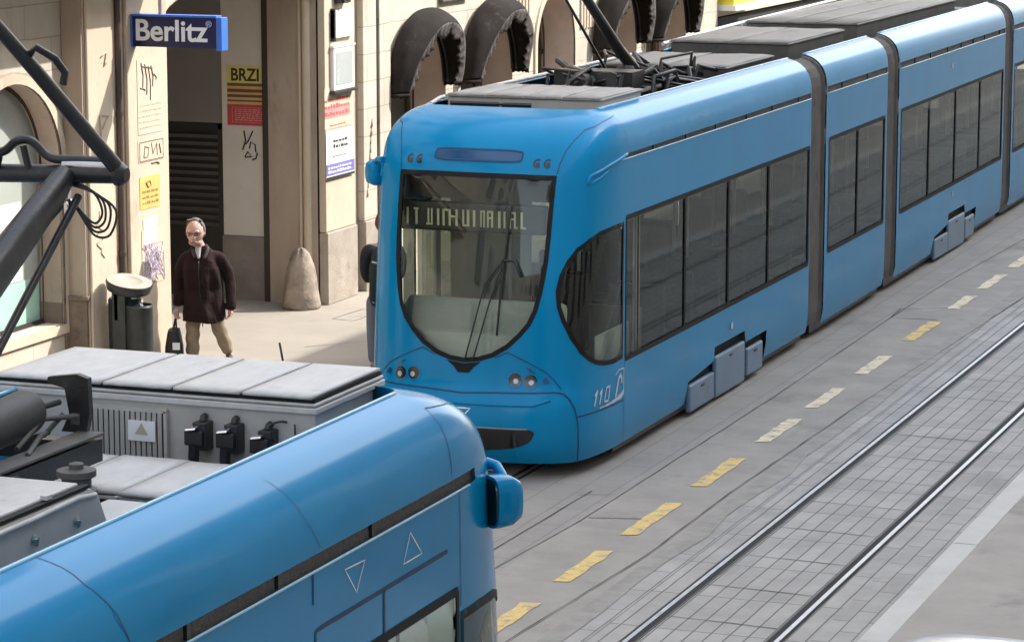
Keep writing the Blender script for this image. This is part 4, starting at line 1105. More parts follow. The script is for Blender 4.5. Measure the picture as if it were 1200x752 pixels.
for yy in (37.25, 39.95, 42.75):
    b = MB()
    for k in range(5): b.box(XB+.003, XB+.03, yy-.3+k*.13, yy-.23+k*.13, 3.05 if yy < 38 else 2.9, 3.55)
    if yy != 37.25: b.build('wall_fluting', PLASL, bld, bevel=.006)

# next building up the street
nb = thing('shop_building', (-15.6, 60, 0), 'dark shop front beyond the cream building, under the yellow sign', 'building')
b = MB(); b.box(-24, -15.5, 49.75, 80, 2.55, 14); b.build('wall', mat('ochre_wall', (.5, .42, .3), .85), nb)
b = MB(); b.box(-24, -15.6, 49.8, 80, 0, 2.5); b.build('shop_front', DARK, nb)
b = MB()
for y in frange(50.5, 78, 3.0): b.box(-15.52, -15.47, y, y+1.4, 5.5, 7.6)
b.build('window', WFRAME, nb)
b = MB(); b.box(-15.48, -14.75, 49.85, 53.2, 2.86, 4.0, 0); b.box(-15.48, -14.70, 49.80, 53.25, 2.76, 2.86, 1)
b.box(-14.748, -14.742, 50.4, 51.5, 3.0, 3.05, 2); b.box(-14.748, -14.742, 51.7, 52.8, 3.0, 3.05, 2)
tag(b.build('shop_sign', [mat('yellow_sign_face', (.80, .68, .05), .5, var=.04), WHITEB, mat('sign_line', (.5, .42, .05), .6)], None), 'bright yellow sign box with a white lower edge on the far shop front', 'sign')

# building on the camera's side of the street (throws the shade over the tracks, shows in the glass)
cbld = thing('opposite_building', (4, 30, 0), 'pale townhouse row on the near side of the street, reflected in the tram windows', 'building')
HB = .1+1.15*13.95
hs = [up(y, y+1.3, z, z+2.1) for y in frange(-28, 96, 3.1) for z in (.6, 4.2, 7.8, 11.4)]
V, F = cdt([(-32, 0), (100, 0), (100, HB), (-32, HB)], hs, frange(-32, 100, 2), frange(0, HB, 2), 1.)
b = MB(); b.add([(.45, a, c) for a, c in V], [f[::-1] for f in F]); b.add([(.45, -32, HB), (12, -32, HB), (12, 100, HB), (.45, 100, HB)], [(0, 1, 2, 3)])
b.add([(.45, -32, 0), (12, -32, 0), (12, -32, HB), (.45, -32, HB)], [(0, 1, 2, 3)]); b.add([(.45, 100, 0), (12, 100, 0), (12, 100, HB), (.45, 100, HB)], [(0, 1, 2, 3)])
b.build('wall', mat('pale_townhouse_wall', (.62, .58, .52), .85), cbld, fix=False)
b = MB(); b.prism([(.25, HB+.003), (12.3, HB+.003), (12.3, HB+4), (8.0, HB+8.2)], 'Y', -33, 101); b.build('roof', mat('sky_blocking_roof', (.20, .12, .09), .85, var=.2, vs=2), cbld)  # unseen roof added to block low sky and darken the trams' sides
b = MB()
for h in hs: b.box(.55, .6, h[0][0], h[1][0], h[0][1], h[2][1])
b.build('window', mat('dark_window', (.03, .035, .04), .1), cbld)
b = MB()
for h in hs: b.box(.36, .449, h[0][0]-.12, h[1][0]+.12, h[2][1]+.01, h[2][1]+.16)
b.build('window_hood', mat('pale_trim', (.7, .68, .62), .8), cbld)

lb = thing('townhouse', (-15.3, -10, 0), 'unseen grey townhouse row added left of the cream building to cut the ambient light', 'building')
b = MB(); b.box(-24, -15.2, -45, 11.95, 0, 14); b.build('wall', mat('added_row_wall', (.42, .39, .35), .85), lb)  # unseen row added to block open sky and raise contrast
b = MB()
for y in frange(-43, 9, 3.0):
    for z in (.8, 4.4, 8.0, 11.2): b.box(-15.195, -15.15, y, y+1.4, z, z+2.1)
b.build('window', mat('added_row_window', (.03, .035, .04), .1), lb)
eb = thing('townhouse', (-6, -50, 0), 'unseen townhouse block added behind the camera to cut the ambient light', 'building')
b = MB(); b.box(-24, 14, -60, -46, 0, 15); b.build('wall', mat('added_block_wall', (.36, .31, .27), .85), eb)  # unseen block added to close off sky light at the street end
b = MB()
for x in frange(-20, 10, 3.0):
    for z in (.8, 4.4, 8.0, 11.4): b.box(x, x+1.4, -45.995, -45.95, z, z+2.1)
b.build('window', mat('added_block_window', (.03, .035, .04), .1), eb)

# ---------------------------------------------------------------- canopies over the arched windows
AWN = mat('weathered_canopy_cloth', (.018, .0145, .0125), .9, var=.4, vs=5, bump=.2, bs=25, spec=.2, spots=((.055, .047, .041), 4.0, .58))
AWNV = mat('faded_valance_cloth', (.075, .064, .057), .85, var=.4, vs=9, bump=.2, bs=25, spots=((.07, .06, .053), 6.0, .5))
def canopy(yc, r, zs, label, seed):
    random.seed(seed)
    b = MB(); nth = 84
    pr2 = crom([(.01, .0), (.10, .07), (.135, .20), (.11, .33), (.04, .44), (-.03, .50)], 3)
    ph = random.uniform(0, 6); vs = []; n2 = len(pr2)
    def pt(th, dr, o):
        sag = math.sin(th)
        fold = .030*mnoise.noise(Vector((math.cos(th)*2.2, math.sin(th)*2.2, o*5+seed*7)))*min(1, o*4)
        rr = r+dr+fold; oo = o*(.55+.45*sag)+fold*.5
        return (XB+.012+oo, yc-rr*math.cos(th), zs+rr*math.sin(th)-.05*o*sag)
    for i in range(nth+1):
        th = PI*i/nth
        vs += [pt(th, dr, o) for dr, o in pr2]
    fs = [(i*n2+j, i*n2+j+1, (i+1)*n2+j+1, (i+1)*n2+j) for i in range(nth) for j in range(n2-1)]
    b.add(vs, fs)
    for sg, i in ((-1, 0), (1, nth)):
        base = [vs[i*n2+j] for j in range(n2)]
        k = [(p[0], p[1], p[2]-.05-.008*math.sin(j*2)) for j, p in enumerate(base)]
        b.add(base+k, [(j, j+1, n2+j+1, n2+j) for j in range(n2-1)])
    o = b.build('window_canopy', AWN, None, smooth=True, fix=False)
    m_ = o.modifiers.new('thick', 'SOLIDIFY'); m_.thickness = .012
    v = MB(); vv = []; nv = 4
    for i in range(nth+1):
        th = PI*i/nth
        dp = .07+.15*abs(math.sin(th*5.5+ph*.3))**.8*(1-.25*math.sin(i*1.7)**2)
        for j in range(nv+1):
            t = j/nv
            vv.append(pt(th, -.03-dp*t, .50-.05*t+.03*math.sin(th*40+j)*t))
    v.add(vv, [(i*(nv+1)+j, i*(nv+1)+j+1, (i+1)*(nv+1)+j+1, (i+1)*(nv+1)+j) for i in range(nth) for j in range(nv)])
    vo = v.build('valance', AWNV, o, smooth=True, fix=False); m_ = vo.modifiers.new('thick', 'SOLIDIFY'); m_.thickness = .008
    f = MB()
    for rr, oo in ((r-.02, .02), (r-.05, .10)): f.tube([(XB+oo, yc-rr*math.cos(t), zs+rr*math.sin(t)) for t in frange(0, PI, PI/24)], .012, 6)
    f.build('canopy_frame', BLKM, o, smooth=True)
    return tag(o, label, 'awning', 'cloth canopies over the arched windows')
canopy(35.95, .93, 2.54, 'brown cloth canopy over the arched window nearest the drainpipe, left of the other canopies', 1)
canopy(38.52, .97, 2.52, 'brown cloth canopy between the first canopy and the bare stone arch', 2)
canopy(44.1, 1.05, 2.55, 'brown cloth canopy behind the raised pantograph arm of the facing tram', 3)
canopy(46.75, 1.05, 2.55, 'brown cloth canopy farthest up the street, next to the yellow sign', 4)

# ---------------------------------------------------------------- writing
def text(body, size, m, origin, ax, ay, parent=None, name='lettering', bold=0, sx=1, th=.004, align='CENTER', shear=0):
    cu = bpy.data.curves.new(name, 'FONT'); cu.body = body; cu.size = size; cu.offset = bold; cu.align_x = align; cu.align_y = 'CENTER'; cu.extrude = th; cu.shear = shear
    o = bpy.data.objects.new(name, cu); C.objects.link(o)
    bpy.context.view_layer.update()
    me = bpy.data.meshes.new_from_object(o.evaluated_get(bpy.context.evaluated_depsgraph_get()))
    bpy.data.objects.remove(o)
    ax, ay, og = Vector(ax), Vector(ay), Vector(origin); az = ax.cross(ay)
    po = ORG[parent.name] if parent else og
    for v in me.vertices:
        c = v.co; v.co = og+ax*c.x*sx+ay*c.y+az*c.z-po
    me.materials.clear(); me.materials.append(m)
    q = bpy.data.objects.new(name, me); C.objects.link(q)
    if parent: q.parent = parent
    else: q.location = og
    ORG[q.name] = po
    return q
# blue projecting sign
sgm = mat('navy_sign_face', (.004, .007, .065), .3, var=.08); sgf = mat('bright_blue_sign_edge', (.05, .16, .62), .35, var=.05)
b = MB(); b.box(-15.0+.055, -13.93, 27.95, 28.07, 3.625, 3.945)
sg = b.build('shop_sign', sgm, None)
tag(sg, 'navy blue projecting sign with white lettering on the pilaster, above the waste bin', 'sign')
b = MB(); b.box(-13.93, -13.865, 27.935, 28.085, 3.60, 3.95); b.box(-14.945, -13.93, 27.94, 28.08, 3.946, 3.968); b.box(-14.945, -14.925, 27.942, 28.078, 3.62, 3.945); b.build('sign_frame', sgf, sg, bevel=.005)
b = MB(); b.tube([(-14.62, 28.0, 3.97), (-14.62, 28.0, 4.2)], .018, 8); b.tube([(-14.98, 28.0, 3.75), (-14.9, 28.0, 3.75)], .03, 8); b.build('bracket', STEEL, sg, smooth=50)
text('Berlitz', .315, WHITEP, (-14.47, 27.946, 3.79), (1, 0, 0), (0, 0, 1), sg, 'lettering', bold=.006, sx=1.04)
text('\u00ae', .09, mat('pale_blue_print', (.35, .42, .62), .5), (-14.02, 27.946, 3.875), (1, 0, 0), (0, 0, 1), sg, 'registered_mark', bold=.001)
INK = mat('black_ink', (.02, .02, .02), .7)
# narrow poster in the passage
YP = 32.858
PYEL = mat('poster_yellow', (.62, .53, .13), .6); PORG = mat('poster_orange', (.55, .36, .14), .6); PRED = mat('poster_red', (.42, .045, .05), .6); PBRN = mat('poster_brown', (.12, .06, .03), .6); PPNK = mat('poster_pink', (.62, .25, .24), .6)
b = MB(); b.box(-16.245, -15.70, YP-.004, YP, 2.80, 3.02, 0); b.box(-16.245, -15.70, YP-.004, YP, 2.545, 2.80, 1); b.box(-16.245, -15.70, YP-.004, YP, 2.285, 2.545, 2)
for z, h in ((2.79, .035), (2.715, .04), (2.65, .035), (2.59, .02)): b.box(-16.24, -15.705, YP-.006, YP-.0041, z-h/2, z+h/2, 3)
b.box(-16.18, -15.74, YP-.006, YP-.0041, 2.32, 2.325, 4); b.box(-16.18, -15.74, YP-.006, YP-.0041, 2.505, 2.51, 4); b.box(-16.18, -16.175, YP-.006, YP-.0041, 2.325, 2.505, 4)
random.seed(5)
for r_ in range(6):
    x = -16.14
    while x < -15.78:
        l = random.uniform(.02, .06); b.box(x, x+l, YP-.006, YP-.0041, 2.345+r_*.026, 2.345+r_*.026+.013, 4); x += l+.014
ps = b.build('poster', [PYEL, PORG, PRED, PBRN, PPNK], None)
tag(ps, 'tall yellow and red poster headed BRZI on the pale passage wall', 'poster')
text('BRZI', .215, INK, (-15.995, YP-.006, 2.905), (1, 0, 0), (0, 0, 1), ps, 'lettering', bold=.005, sx=.90, th=.001)
def scribble(mb, f, pts, r, n=5): mb.tube([f(*p) for p in pts], r, n)
b = MB(); f_ = lambda u, z: (u, YP-.003, z)
scribble(b, f_, [(-16.02, 2.22), (-16.0, 2.10), (-16.04, 1.98)], .010); scribble(b, f_, [(-15.90, 2.22), (-15.96, 2.10), (-16.0, 2.05)], .010)
scribble(b, f_, [(-15.95, 2.0), (-15.93, 2.08), (-15.87, 2.05), (-15.86, 1.96)], .009); scribble(b, f_, [(-16.01, 1.90), (-15.97, 1.96), (-15.92, 1.9), (-16.01, 1.89)], .009); scribble(b, f_, [(-15.91, 1.86), (-15.86, 1.88), (-15.84, 1.95)], .010)
tag(b.build('graffiti', INK, None, smooth=True), 'black scribbled graffiti tag on the pale passage wall, under the yellow and red poster', 'graffiti')
# bills on the lit pilaster (face towards the street)
XF = XB+.0525
PTAN = mat('aged_paper', (.56, .46, .34), .8, var=.1, vs=8, spots=((.44, .36, .27), 9, .6)); PWH = mat('white_paper', (.74, .70, .64), .8, var=.06, vs=9); PNOT = mat('orange_paper', (.72, .42, .12), .75, var=.12, vs=9); PLIL = mat('lilac_print', (.45, .38, .47), .8, var=.3, vs=20); POCH = mat('faint_ink', (.40, .32, .235), .8); INKF = mat('faded_ink', (.17, .13, .10), .8)
def bill(y0, y1, z0, z1, mats, draw, label, x=XF, cat='poster', name='poster'):
    b = MB(); b.box(x, x+.003, y0, y1, z0, z1, 0)
    draw(b, x+.0032, lambda u, v: (x+.004, y0+u*(y1-y0), z0+v*(z1-z0)))
    return tag(b.build(name, mats, None), label, cat, 'bills pasted on the street front')
def lines(b, x, y0, y1, zs, h, m, seed=1):
    random.seed(seed)
    for z in zs:
        y = y0
        while y < y1:
            l = random.uniform(.02, .09); b.box(x, x+.0015, y, min(y1, y+l), z, z+h*random.uniform(.6, 1.2), m); y += l+random.uniform(.008, .03)
def d1(b, x, f):
    for k, (a, c, z0, z1) in enumerate(((.15, .2, .62, .95), (.3, .36, .52, .93), (.44, .5, .44, .9), (.55, .6, .62, .9), (.2, .6, .86, .9), (.66, .74, .7, .78), (.1, .3, .58, .62))):
        b.tube([f(a, z1), f((a+c)/2+.05, (z0+z1)/2), f(c, z0)], .009, 5, 1)
    lines(b, x, 28.1, 28.6, (2.72, 2.78, 2.84, 2.9, 2.96), .018, 2, 3)
bill(28.07, 28.64, 2.66, 3.47, [PTAN, INKF, POCH], d1, 'aged tan bill with a black drawing, topmost on the lit pilaster under the blue sign')
def d2(b, x, f):
    b.tube([f(.05, .05), f(.95, .05), f(.95, .9), f(.05, .9), f(.05, .05)], .005, 5, 1)
    b.tube([f(.2, .2), f(.25, .7), f(.4, .6), f(.35, .2), f(.2, .2)], .006, 5, 1); b.tube([f(.5, .8), f(.55, .3), f(.7, .75), f(.72, .2)], .006, 5, 1); b.tube([f(.8, .7), f(.86, .25)], .009, 5, 1)
    b.tube([f(.5, -.12), f(.7, -.1), f(.8, -.2)], .008, 5, 1)
bill(28.06, 28.66, 2.36, 2.60, [PTAN, INKF], d2, 'small tan bill with a framed ink sketch, above the orange bill')
bill(28.08, 28.54, 1.85, 2.20, [PNOT, mat('brown_ink', (.30, .15, .05), .8)], lambda b, x, f: (lines(b, x, 28.13, 28.5, (1.9, 1.96, 2.02), .028, 1, 4), b.tube([f(.3, .8), f(.4, .65), f(.55, .7), f(.5, .85), f(.3, .8)], .010, 5, 1)), 'orange bill on the lit pilaster, above the torn lilac bill')
bill(28.10, 28.62, 1.02, 1.62, [PTAN, PLIL, PWH], lambda b, x, f: ([b.tube([f(random.random(), random.random()*.75) for _ in range(4)], .005, 5, 1) for _ in range(22)], b.box(x, x+.002, 28.14, 28.45, 1.46, 1.75, 2)), 'torn lilac and white bill lowest on the lit pilaster')
b = MB(); random.seed(9)
for k in range(5): b.tube([(XB+.038, 27.2+random.uniform(-.08, .1), 1.95-k*.1), (XB+.038, 27.22+random.uniform(-.1, .12), 1.9-k*.1), (XB+.038, 27.25+random.uniform(-.1, .1), 1.84-k*.1)], .008, 5)
tag(b.build('graffiti', POCH, None, smooth=True), 'faint brown scribbled graffiti on the pilaster, left of the drainpipe beside the blue sign', 'graffiti')
b = MB()
b.tube([(XB+.04, 27.3, 3.55), (XB+.04, 27.42, 3.6), (XB+.04, 27.36, 3.45), (XB+.04, 27.46, 3.5)], .010, 5)
tag(b.build('graffiti', POCH, None, smooth=True), 'small faint zigzag mark at the top of the sunlit pilaster left of the blue sign', 'graffiti')
b = MB(); b.tube([(XB+.04, 27.26, 2.95), (XB+.04, 27.27, 2.65)], .013, 5); b.tube([(XB+.04, 27.26, 2.95), (XB+.04, 27.44, 2.93)], .008, 5); b.tube([(XB+.04, 27.44, 2.93), (XB+.04, 27.3, 2.8)], .008, 5)
tag(b.build('graffiti', POCH, None, smooth=True), 'faint arrow shaped mark below the zigzag mark on the sunlit pilaster', 'graffiti')
# notices on the portal pilaster
XN = XB+.103
GLZ = mat('case_glass_grey', (.42, .44, .42), .25, var=.06)
b = MB(); b.box(XN, XN+.05, 32.98, 33.60, 2.74, 3.26, 0); b.box(XN+.0505, XN+.054, 33.04, 33.54, 2.80, 3.20, 1); b.box(XN, XN+.08, 32.94, 33.64, 2.70, 2.735, 2); b.box(XN, XN+.06, 32.96, 33.62, 3.262, 3.29, 0)
tag(b.build('display_case', [PWH, GLZ, WFRAME], None, bevel=.006), 'small grey glazed display case on the portal pilaster, above the red and white bill', 'notice case')
b = MB(); b.box(XN, XN+.05, 33.0, 33.6, 3.38, 3.72, 0); b.box(XN+.0505, XN+.052, 33.1, 33.55, 3.42, 3.70, 1); b.box(XN, XN+.055, 33.0, 33.04, 3.34, 3.74, 2)
tag(b.build('notice_board', [PWH, WHITEB, BLKM], None), 'white framed notice board on the portal pilaster, above the grey display case', 'notice board')
b = MB(); b.box(XN, XN+.09, 33.12, 33.42, 3.80, 4.1, 0); b.tube([(XN+.1, 33.2, 3.82), (XN+.12, 33.3, 3.98), (XN+.1, 33.25, 4.1)], .05, 8, 0)
tag(b.build('wall_lantern', BLKM, None), 'black lantern bracket on the portal pilaster, above the white notice board', 'lantern')
def d5(b, x, f):
    lines(b, x, 32.8, 33.55, (2.43, 2.52, 2.60), .045, 1, 6); b.box(x-.0002, x+.0008, 32.8, 33.55, 2.40, 2.55, 2)
    lines(b, x, 32.95, 33.4, (2.30,), .02, 1, 8)
bill(32.80, 33.62, 2.27, 2.78, [PTAN, mat('red_print', (.62, .10, .08), .7), PPNK], d5, 'red and white bill on the portal pilaster, above the white bill', x=XN)
def d6(b, x, f):
    lines(b, x, 33.0, 33.45, (2.10, 2.03), .04, 1, 9); lines(b, x, 32.98, 33.42, (1.92,), .018, 1, 10)
    b.box(x, x+.002, 32.79, 33.63, 1.70, 1.84, 2); lines(b, x+.0022, 32.84, 33.55, (1.78, 1.73), .025, 0, 11); b.box(x, x+.004, 32.79, 33.63, 1.655, 1.685, 1)
bill(32.79, 33.63, 1.655, 2.25, [PWH, INK, mat('violet_print', (.16, .15, .42), .7)], d6, 'white bill with a violet lower band, under the red and white bill', x=XN+.02)
b = MB(); random.seed(12)
for k in range(9): b.tube([(XN+.002, 34.08+k*.02+random.uniform(-.02, .02), 1.3+k*.11), (XN+.002, 34.10+k*.022, 1.4+k*.11)], random.uniform(.006, .02), 5)
tag(b.build('graffiti', POCH, None, smooth=True), 'dark streaky graffiti scrawl on the narrow lit pilaster left of the far drainpipe', 'graffiti')

# ---------------------------------------------------------------- things on the footway
BINM = mat('bin_black_paint', (.022, .026, .028), .45, var=.4, vs=14, bump=.1, bs=40, spots=((.13, .14, .14), 10, .63), stretch=(1, 1, .45))
bn = thing('waste_bin', (-14.66, 27.3, .1), 'black scratched street waste bin with a slanted pale round lid, beside the lit pilaster', 'waste bin')
cx_, cy_ = -14.66, 27.32
b = MB(); b.lathe((cx_-.09, cy_, .1), [(.17, 0), (.175, .02), (.175, .90), (.165, .92), (.15, .90)], 24); b.build('bin_body', BINM, bn, smooth=40)
b = MB(); b.lathe((cx_+.12, cy_-.08, .1), [(.14, 0), (.145, .02), (.145, .84), (.15, .85), (.14, .87), (.12, .80)], 24); b.build('bin_body', BINM, bn, smooth=40)
b = MB(); b.box(cx_-.14, cx_+.02, cy_-.20, cy_-.05, .1, 1.13); b.box(cx_-.12, cx_-.06, cy_-.2, cy_+.05, .8, 1.13); b.tube([(cx_+.02, cy_-.12, .90), (cx_+.12, cy_-.15, .93), (cx_+.2, cy_-.16, .98)], [.05, .045, .03], 10); b.build('bin_post', BINM, bn, bevel=.01)
b = MB(); axl = Vector((.20, -.10, 1)).normalized()
b.lathe((cx_, cy_-.06, 1.19), [(.225, -.08), (.23, -.075), (.25, .0), (.245, .012), (.23, .016), (.225, .012), (.12, .010)], 32, ax=axl); lid_ = b.build('bin_lid', BINM, bn, smooth=40)
b = MB(); b.lathe(Vector((cx_, cy_-.06, 1.19))+axl*.021, [(.240, 0), (.236, .004), (.14, .007), (.135, .003), (.01, .002)], 32, ax=axl); b.build('lid_top', mat('lid_pale_paint', (.36, .31, .26), .5, var=.12, vs=9), lid_, smooth=40)
b = MB()
prof_ = [(.225, 0), (.23, .04), (.205, .22), (.18, .40), (.16, .52), (.13, .62), (.10, .69), (.055, .735), (.01, .75)]
b.lathe((-15.10, 32.50, .1), prof_, 28)
for i in range(len(b.v)):
    v = b.v[i]; random.seed(i % 28+100*int(v[2]*7)); k = random.uniform(-.010, .010); b.v[i] = (v[0]+k, v[1]+k, v[2])
tag(b.build('guard_stone', mat('worn_guard_stone', (.33, .27, .21), .85, var=.25, vs=5, bump=.5, bs=25, spots=((.19, .155, .125), 4, .5)), None, smooth=True), 'worn round-topped guard stone at the foot of the portal column', 'guard stone')
b = MB(); b.tube([(-13.60, 28.80, .1), (-13.66, 28.82, .36)], .013, 8)
tag(b.build('marker_rod', BLKM, None), 'short dark leaning rod standing on the footway right of the walking man', 'rod')
for pts in ([(-14.42, 31.9), (-14.36, 32.7), (-14.1, 32.6), (-14.1, 31.85), (-14.42, 31.9)], [(-14.3, 32.1), (-14.12, 32.2)], [(-13.9, 30.0), (-13.4, 30.6)]):
    b = MB()
    crack(pts, .016, .104, 'pavement_joint', mat('pavement_joint', (.16, .14, .12), .85))
# parked van, only the back of its roof reaches into the picture
vn = thing('parked_van', (-3.25, 13.6, .045), 'white parked van with only its roof end showing at the bottom right edge', 'van')
def sup(x0, x1, y0, y1, p, n=40):
    o = []
    for k in range(n):
        a = 2*PI*k/n; c, s = math.cos(a), math.sin(a)
        o.append(((x0+x1)/2+(x1-x0)/2*math.copysign(abs(c)**p, c), (y0+y1)/2+(y1-y0)/2*math.copysign(abs(s)**p, s)))
    return o
b = MB(); lev = [(.25, 0), (.5, -.03), (.9, -.02), (1.15, .06), (1.36, .16), (1.43, .24), (1.46, .34), (1.47, .55)]
vs = []; n = 40
for z, ins in lev: vs += [(x, y, z+.0) for x, y in sup(-3.93+ins, -2.33-ins, 11.6+ins, 16.06-ins*.6, .42)]
b.add(vs, [(i*n+k, i*n+(k+1) % n, (i+1)*n+(k+1) % n, (i+1)*n+k) for i in range(len(lev)-1) for k in range(n)]+[tuple(range((len(lev)-1)*n, len(lev)*n))])
b.build('body', mat('white_van_paint', (.48, .50, .53), .3, coat=.5, var=.03), vn, smooth=60)
b = MB()
for x in (-4.0, -2.5):
    for y in (12.3, 15.0): b.lathe((x-.08, y, .36), [(.31, 0), (.31, .16), (.2, .17)], 20, ax=(1, 0, 0))
b.build('wheel', BLACK, vn)
b = MB(); b.box(-3.85, -2.65, 15.80, 15.86, 1.0, 1.28); b.build('rear_window', BLKG, vn)

# ---------------------------------------------------------------- people
SKIN = mat('skin', (.52, .31, .25), .6, var=.08, vs=20)
COAT = mat('dark_coat_cloth', (.020, .010, .010), .95, var=.35, vs=9, bump=.4, bs=30, spec=.2)
COATG = mat('coat_lining_grey', (.05, .042, .042), .85)
TROU = mat('beige_trousers', (.25, .195, .13), .9, var=.25, vs=10, bump=.4, bs=14)
SHOE = mat('brown_shoe', (.05, .035, .028), .5)
SHIRT = mat('white_shirt', (.46, .45, .45), .8)
HAIRG = mat('dark_grey_hair', (.11, .10, .095), .8, var=.4, vs=60)
def ev(o, mods=()):
    bpy.context.view_layer.update()
    me = bpy.data.meshes.new_from_object(o.evaluated_get(bpy.context.evaluated_depsgraph_get()))
    return me
def skin(nodes, edges, root_i=0, sub=2):
    me = bpy.data.meshes.new('s'); o = bpy.data.objects.new('s', me); C.objects.link(o)
    me.from_pydata([n[0] for n in nodes], edges, [])
    m_ = o.modifiers.new('skin', 'SKIN'); m_.use_smooth_shade = True
    for i, n in enumerate(nodes):
        r = n[1]; me.skin_vertices[0].data[i].radius = (r, r) if not isinstance(r, tuple) else r
        me.skin_vertices[0].data[i].use_root = (i == root_i)
    s_ = o.modifiers.new('sub', 'SUBSURF'); s_.levels = s_.render_levels = sub
    q = ev(o); b = ([tuple(v.co) for v in q.vertices], [tuple(p.vertices) for p in q.polygons])
    bpy.data.objects.remove(o); bpy.data.meshes.remove(q)
    return b
def chain(*pts): return [(p[:3], p[3]) for p in pts], [(i, i+1) for i in range(len(pts)-1)]
def blob(c, rx, ry, rz, deform=None, n=28, m=18):
    vs, fs = [], []
    for i in range(m+1):
        t = PI*i/m
        for k in range(n):
            a = 2*PI*k/n; d = Vector((math.sin(t)*math.cos(a), math.sin(t)*math.sin(a), math.cos(t)))
            p = Vector((d.x*rx, d.y*ry, d.z*rz))
            if deform: p = deform(p, d)
            vs.append(Vector(c)+p)
    for i in range(m):
        for k in range(n): fs.append((i*n+k, (i+1)*n+k, (i+1)*n+(k+1) % n, i*n+(k+1) % n))
    return vs, fs
def fuse(mb, name, mats, parent, vox=.008, smooth=4, F=None):
    if F: mb.v = [F(p) for p in mb.v]
    o = mb.build(name, mats, parent, smooth=True)
    r = o.modifiers.new('fuse', 'REMESH'); r.mode = 'VOXEL'; r.voxel_size = vox; r.use_smooth_shade = True
    if smooth:
        s_ = o.modifiers.new('soft', 'SMOOTH'); s_.iterations = smooth; s_.factor = .5
    me = ev(o); o.modifiers.clear(); old = o.data; o.data = me; me.name = name; bpy.data.meshes.remove(old)
    me.materials.clear()
    for x in mats if isinstance(mats, list) else [mats]: me.materials.append(x)
    me.shade_smooth()
    return o
def hand(mb, w, d, curl, side, s=1.):
    """w wrist point, d finger direction, curl direction of palm; five fingers"""
    w, d, curl = Vector(w), Vector(d).normalized(), Vector(curl).normalized()
    sd = d.cross(curl).normalized()*side
    n, e = chain((*w, .026), (*(w+d*.045), .034), (*(w+d*.085), .032)); mb.add(*skin(n, e))
    for k, (o_, l) in enumerate(((-.027, .062), (-.009, .072), (.009, .068), (.026, .054))):
        a = w+d*.075+sd*o_; b_ = a+d*l*.45+curl*.012; c = b_+d*l*.25+curl*.03; e_ = c+curl*.025
        n, e = chain((*a, .0095), (*b_, .009), (*c, .008), (*e_, .007)); mb.add(*skin(n, e, sub=1))
    a = w+d*.03-sd*.025; n, e = chain((*a, .011), (*(a-sd*.022+d*.03+curl*.012), .010), (*(a-sd*.022+d*.055+curl*.03), .008)); mb.add(*skin(n, e, sub=1))
def head(mb, c, yaw=0, tilt=0, s=1.):
    """local head: x right, y = face direction (forward), z up"""
    Rm = Matrix.Rotation(yaw, 3, 'Z') @ Matrix.Rotation(-tilt, 3, 'X')
    def de(p, d):
        if d.y > 0:
            p.y += .012*math.exp(-((d.z+.75)/.25)**2)            # chin
            p.y -= .010*math.exp(-((d.z-.05)/.14)**2)*math.exp(-((abs(d.x)-.38)/.2)**2)*2  # eye sockets
        if d.z < -.2: p.x *= 1-.22*min(1, (-d.z-.2)/.6)
        return p
    vs, fs = blob((0, 0, 0), .081, .099, .120, de)
    T = lambda p: tuple(Vector(c)+Rm@(Vector(p)*s))
    mb.add(vs, fs, 0, T)
    vs, fs = blob((0, .101, -.012), .013, .018, .030, n=12, m=8); mb.add(vs, fs, 0, T)
    vs, fs = blob((0, .108, -.028), .017, .013, .011, n=12, m=8); mb.add(vs, fs, 0, T)
    for sx in (-1, 1):
        vs, fs = blob((sx*.077, -.005, -.005), .011, .022, .034, n=12, m=8); mb.add(vs, fs, 0, T)
        vs, fs = blob((sx*.033, .088, .032), .024, .010, .007, n=12, m=6); mb.add(vs, fs, 0, T)
    vs, fs = blob((0, .092, -.062), .026, .010, .006, n=12, m=6); mb.add(vs, fs, 0, T)
    vs, fs = blob((0, .090, -.074), .022, .010, .006, n=12, m=6); mb.add(vs, fs, 0, T)
    return T
def frame(X, Y, yaw):   # local x right (image), y towards camera side, z up
    c, s = math.cos(yaw), math.sin(yaw)
    r = Vector((.935, .355, 0)); f = Vector((.355, -.935, 0))
    r2 = r*c+f*s; f2 = f*c-r*s
    return lambda p: tuple(Vector((X, Y, .1))+r2*p[0]+f2*p[1]+Vector((0, 0, p[2])))
def limb(mb, *pts): n, e = chain(*pts); mb.add(*skin(n, e))

# the walking man
F1 = frame(-14.47, 28.62, 0)
man = thing('person', (-14.47, 28.62, .1), 'balding man in glasses and a dark brown coat walking on the footway, bag in hand', 'person')
b = MB()
T_ = head(b, (-.070, .12, 1.485), yaw=.08, tilt=.20, s=1.22)
limb(b, (-.02, .02, 1.22, .10), (-.045, .06, 1.35, .056), (-.065, .10, 1.42, .058))
limb(b, (0, 0, .80, .14), (-.01, 0, 1.0, .15), (-.02, .02, 1.22, .15))
limb(b, (-.02, .02, 1.20, .10), (-.18, .0, 1.19, .042), (-.278, -.03, .92, .030), (-.29, .04, .64, .028))
limb(b, (-.02, .02, 1.20, .10), (.17, .0, 1.19, .042), (.283, -.03, .92, .030), (.30, .06, .64, .028))
limb(b, (0, 0, .80, .12), (-.10, .02, .74, .095), (-.125, .08, .42, .06), (-.13, -.0, .09, .042), (-.13, .02, .05, .042), (-.14, .14, .03, .033))
limb(b, (0, 0, .80, .12), (.09, 0, .74, .095), (.15, .02, .42, .06), (.25, -.14, .10, .042), (.255, -.13, .05, .042), (.27, .0, .03, .033))
hand(b, (-.30, .05, .64), (0, .12, -1), (.3, .5, .1), 1); hand(b, (.30, .07, .64), (-.1, .25, -1), (-.5, .3, .1), -1)
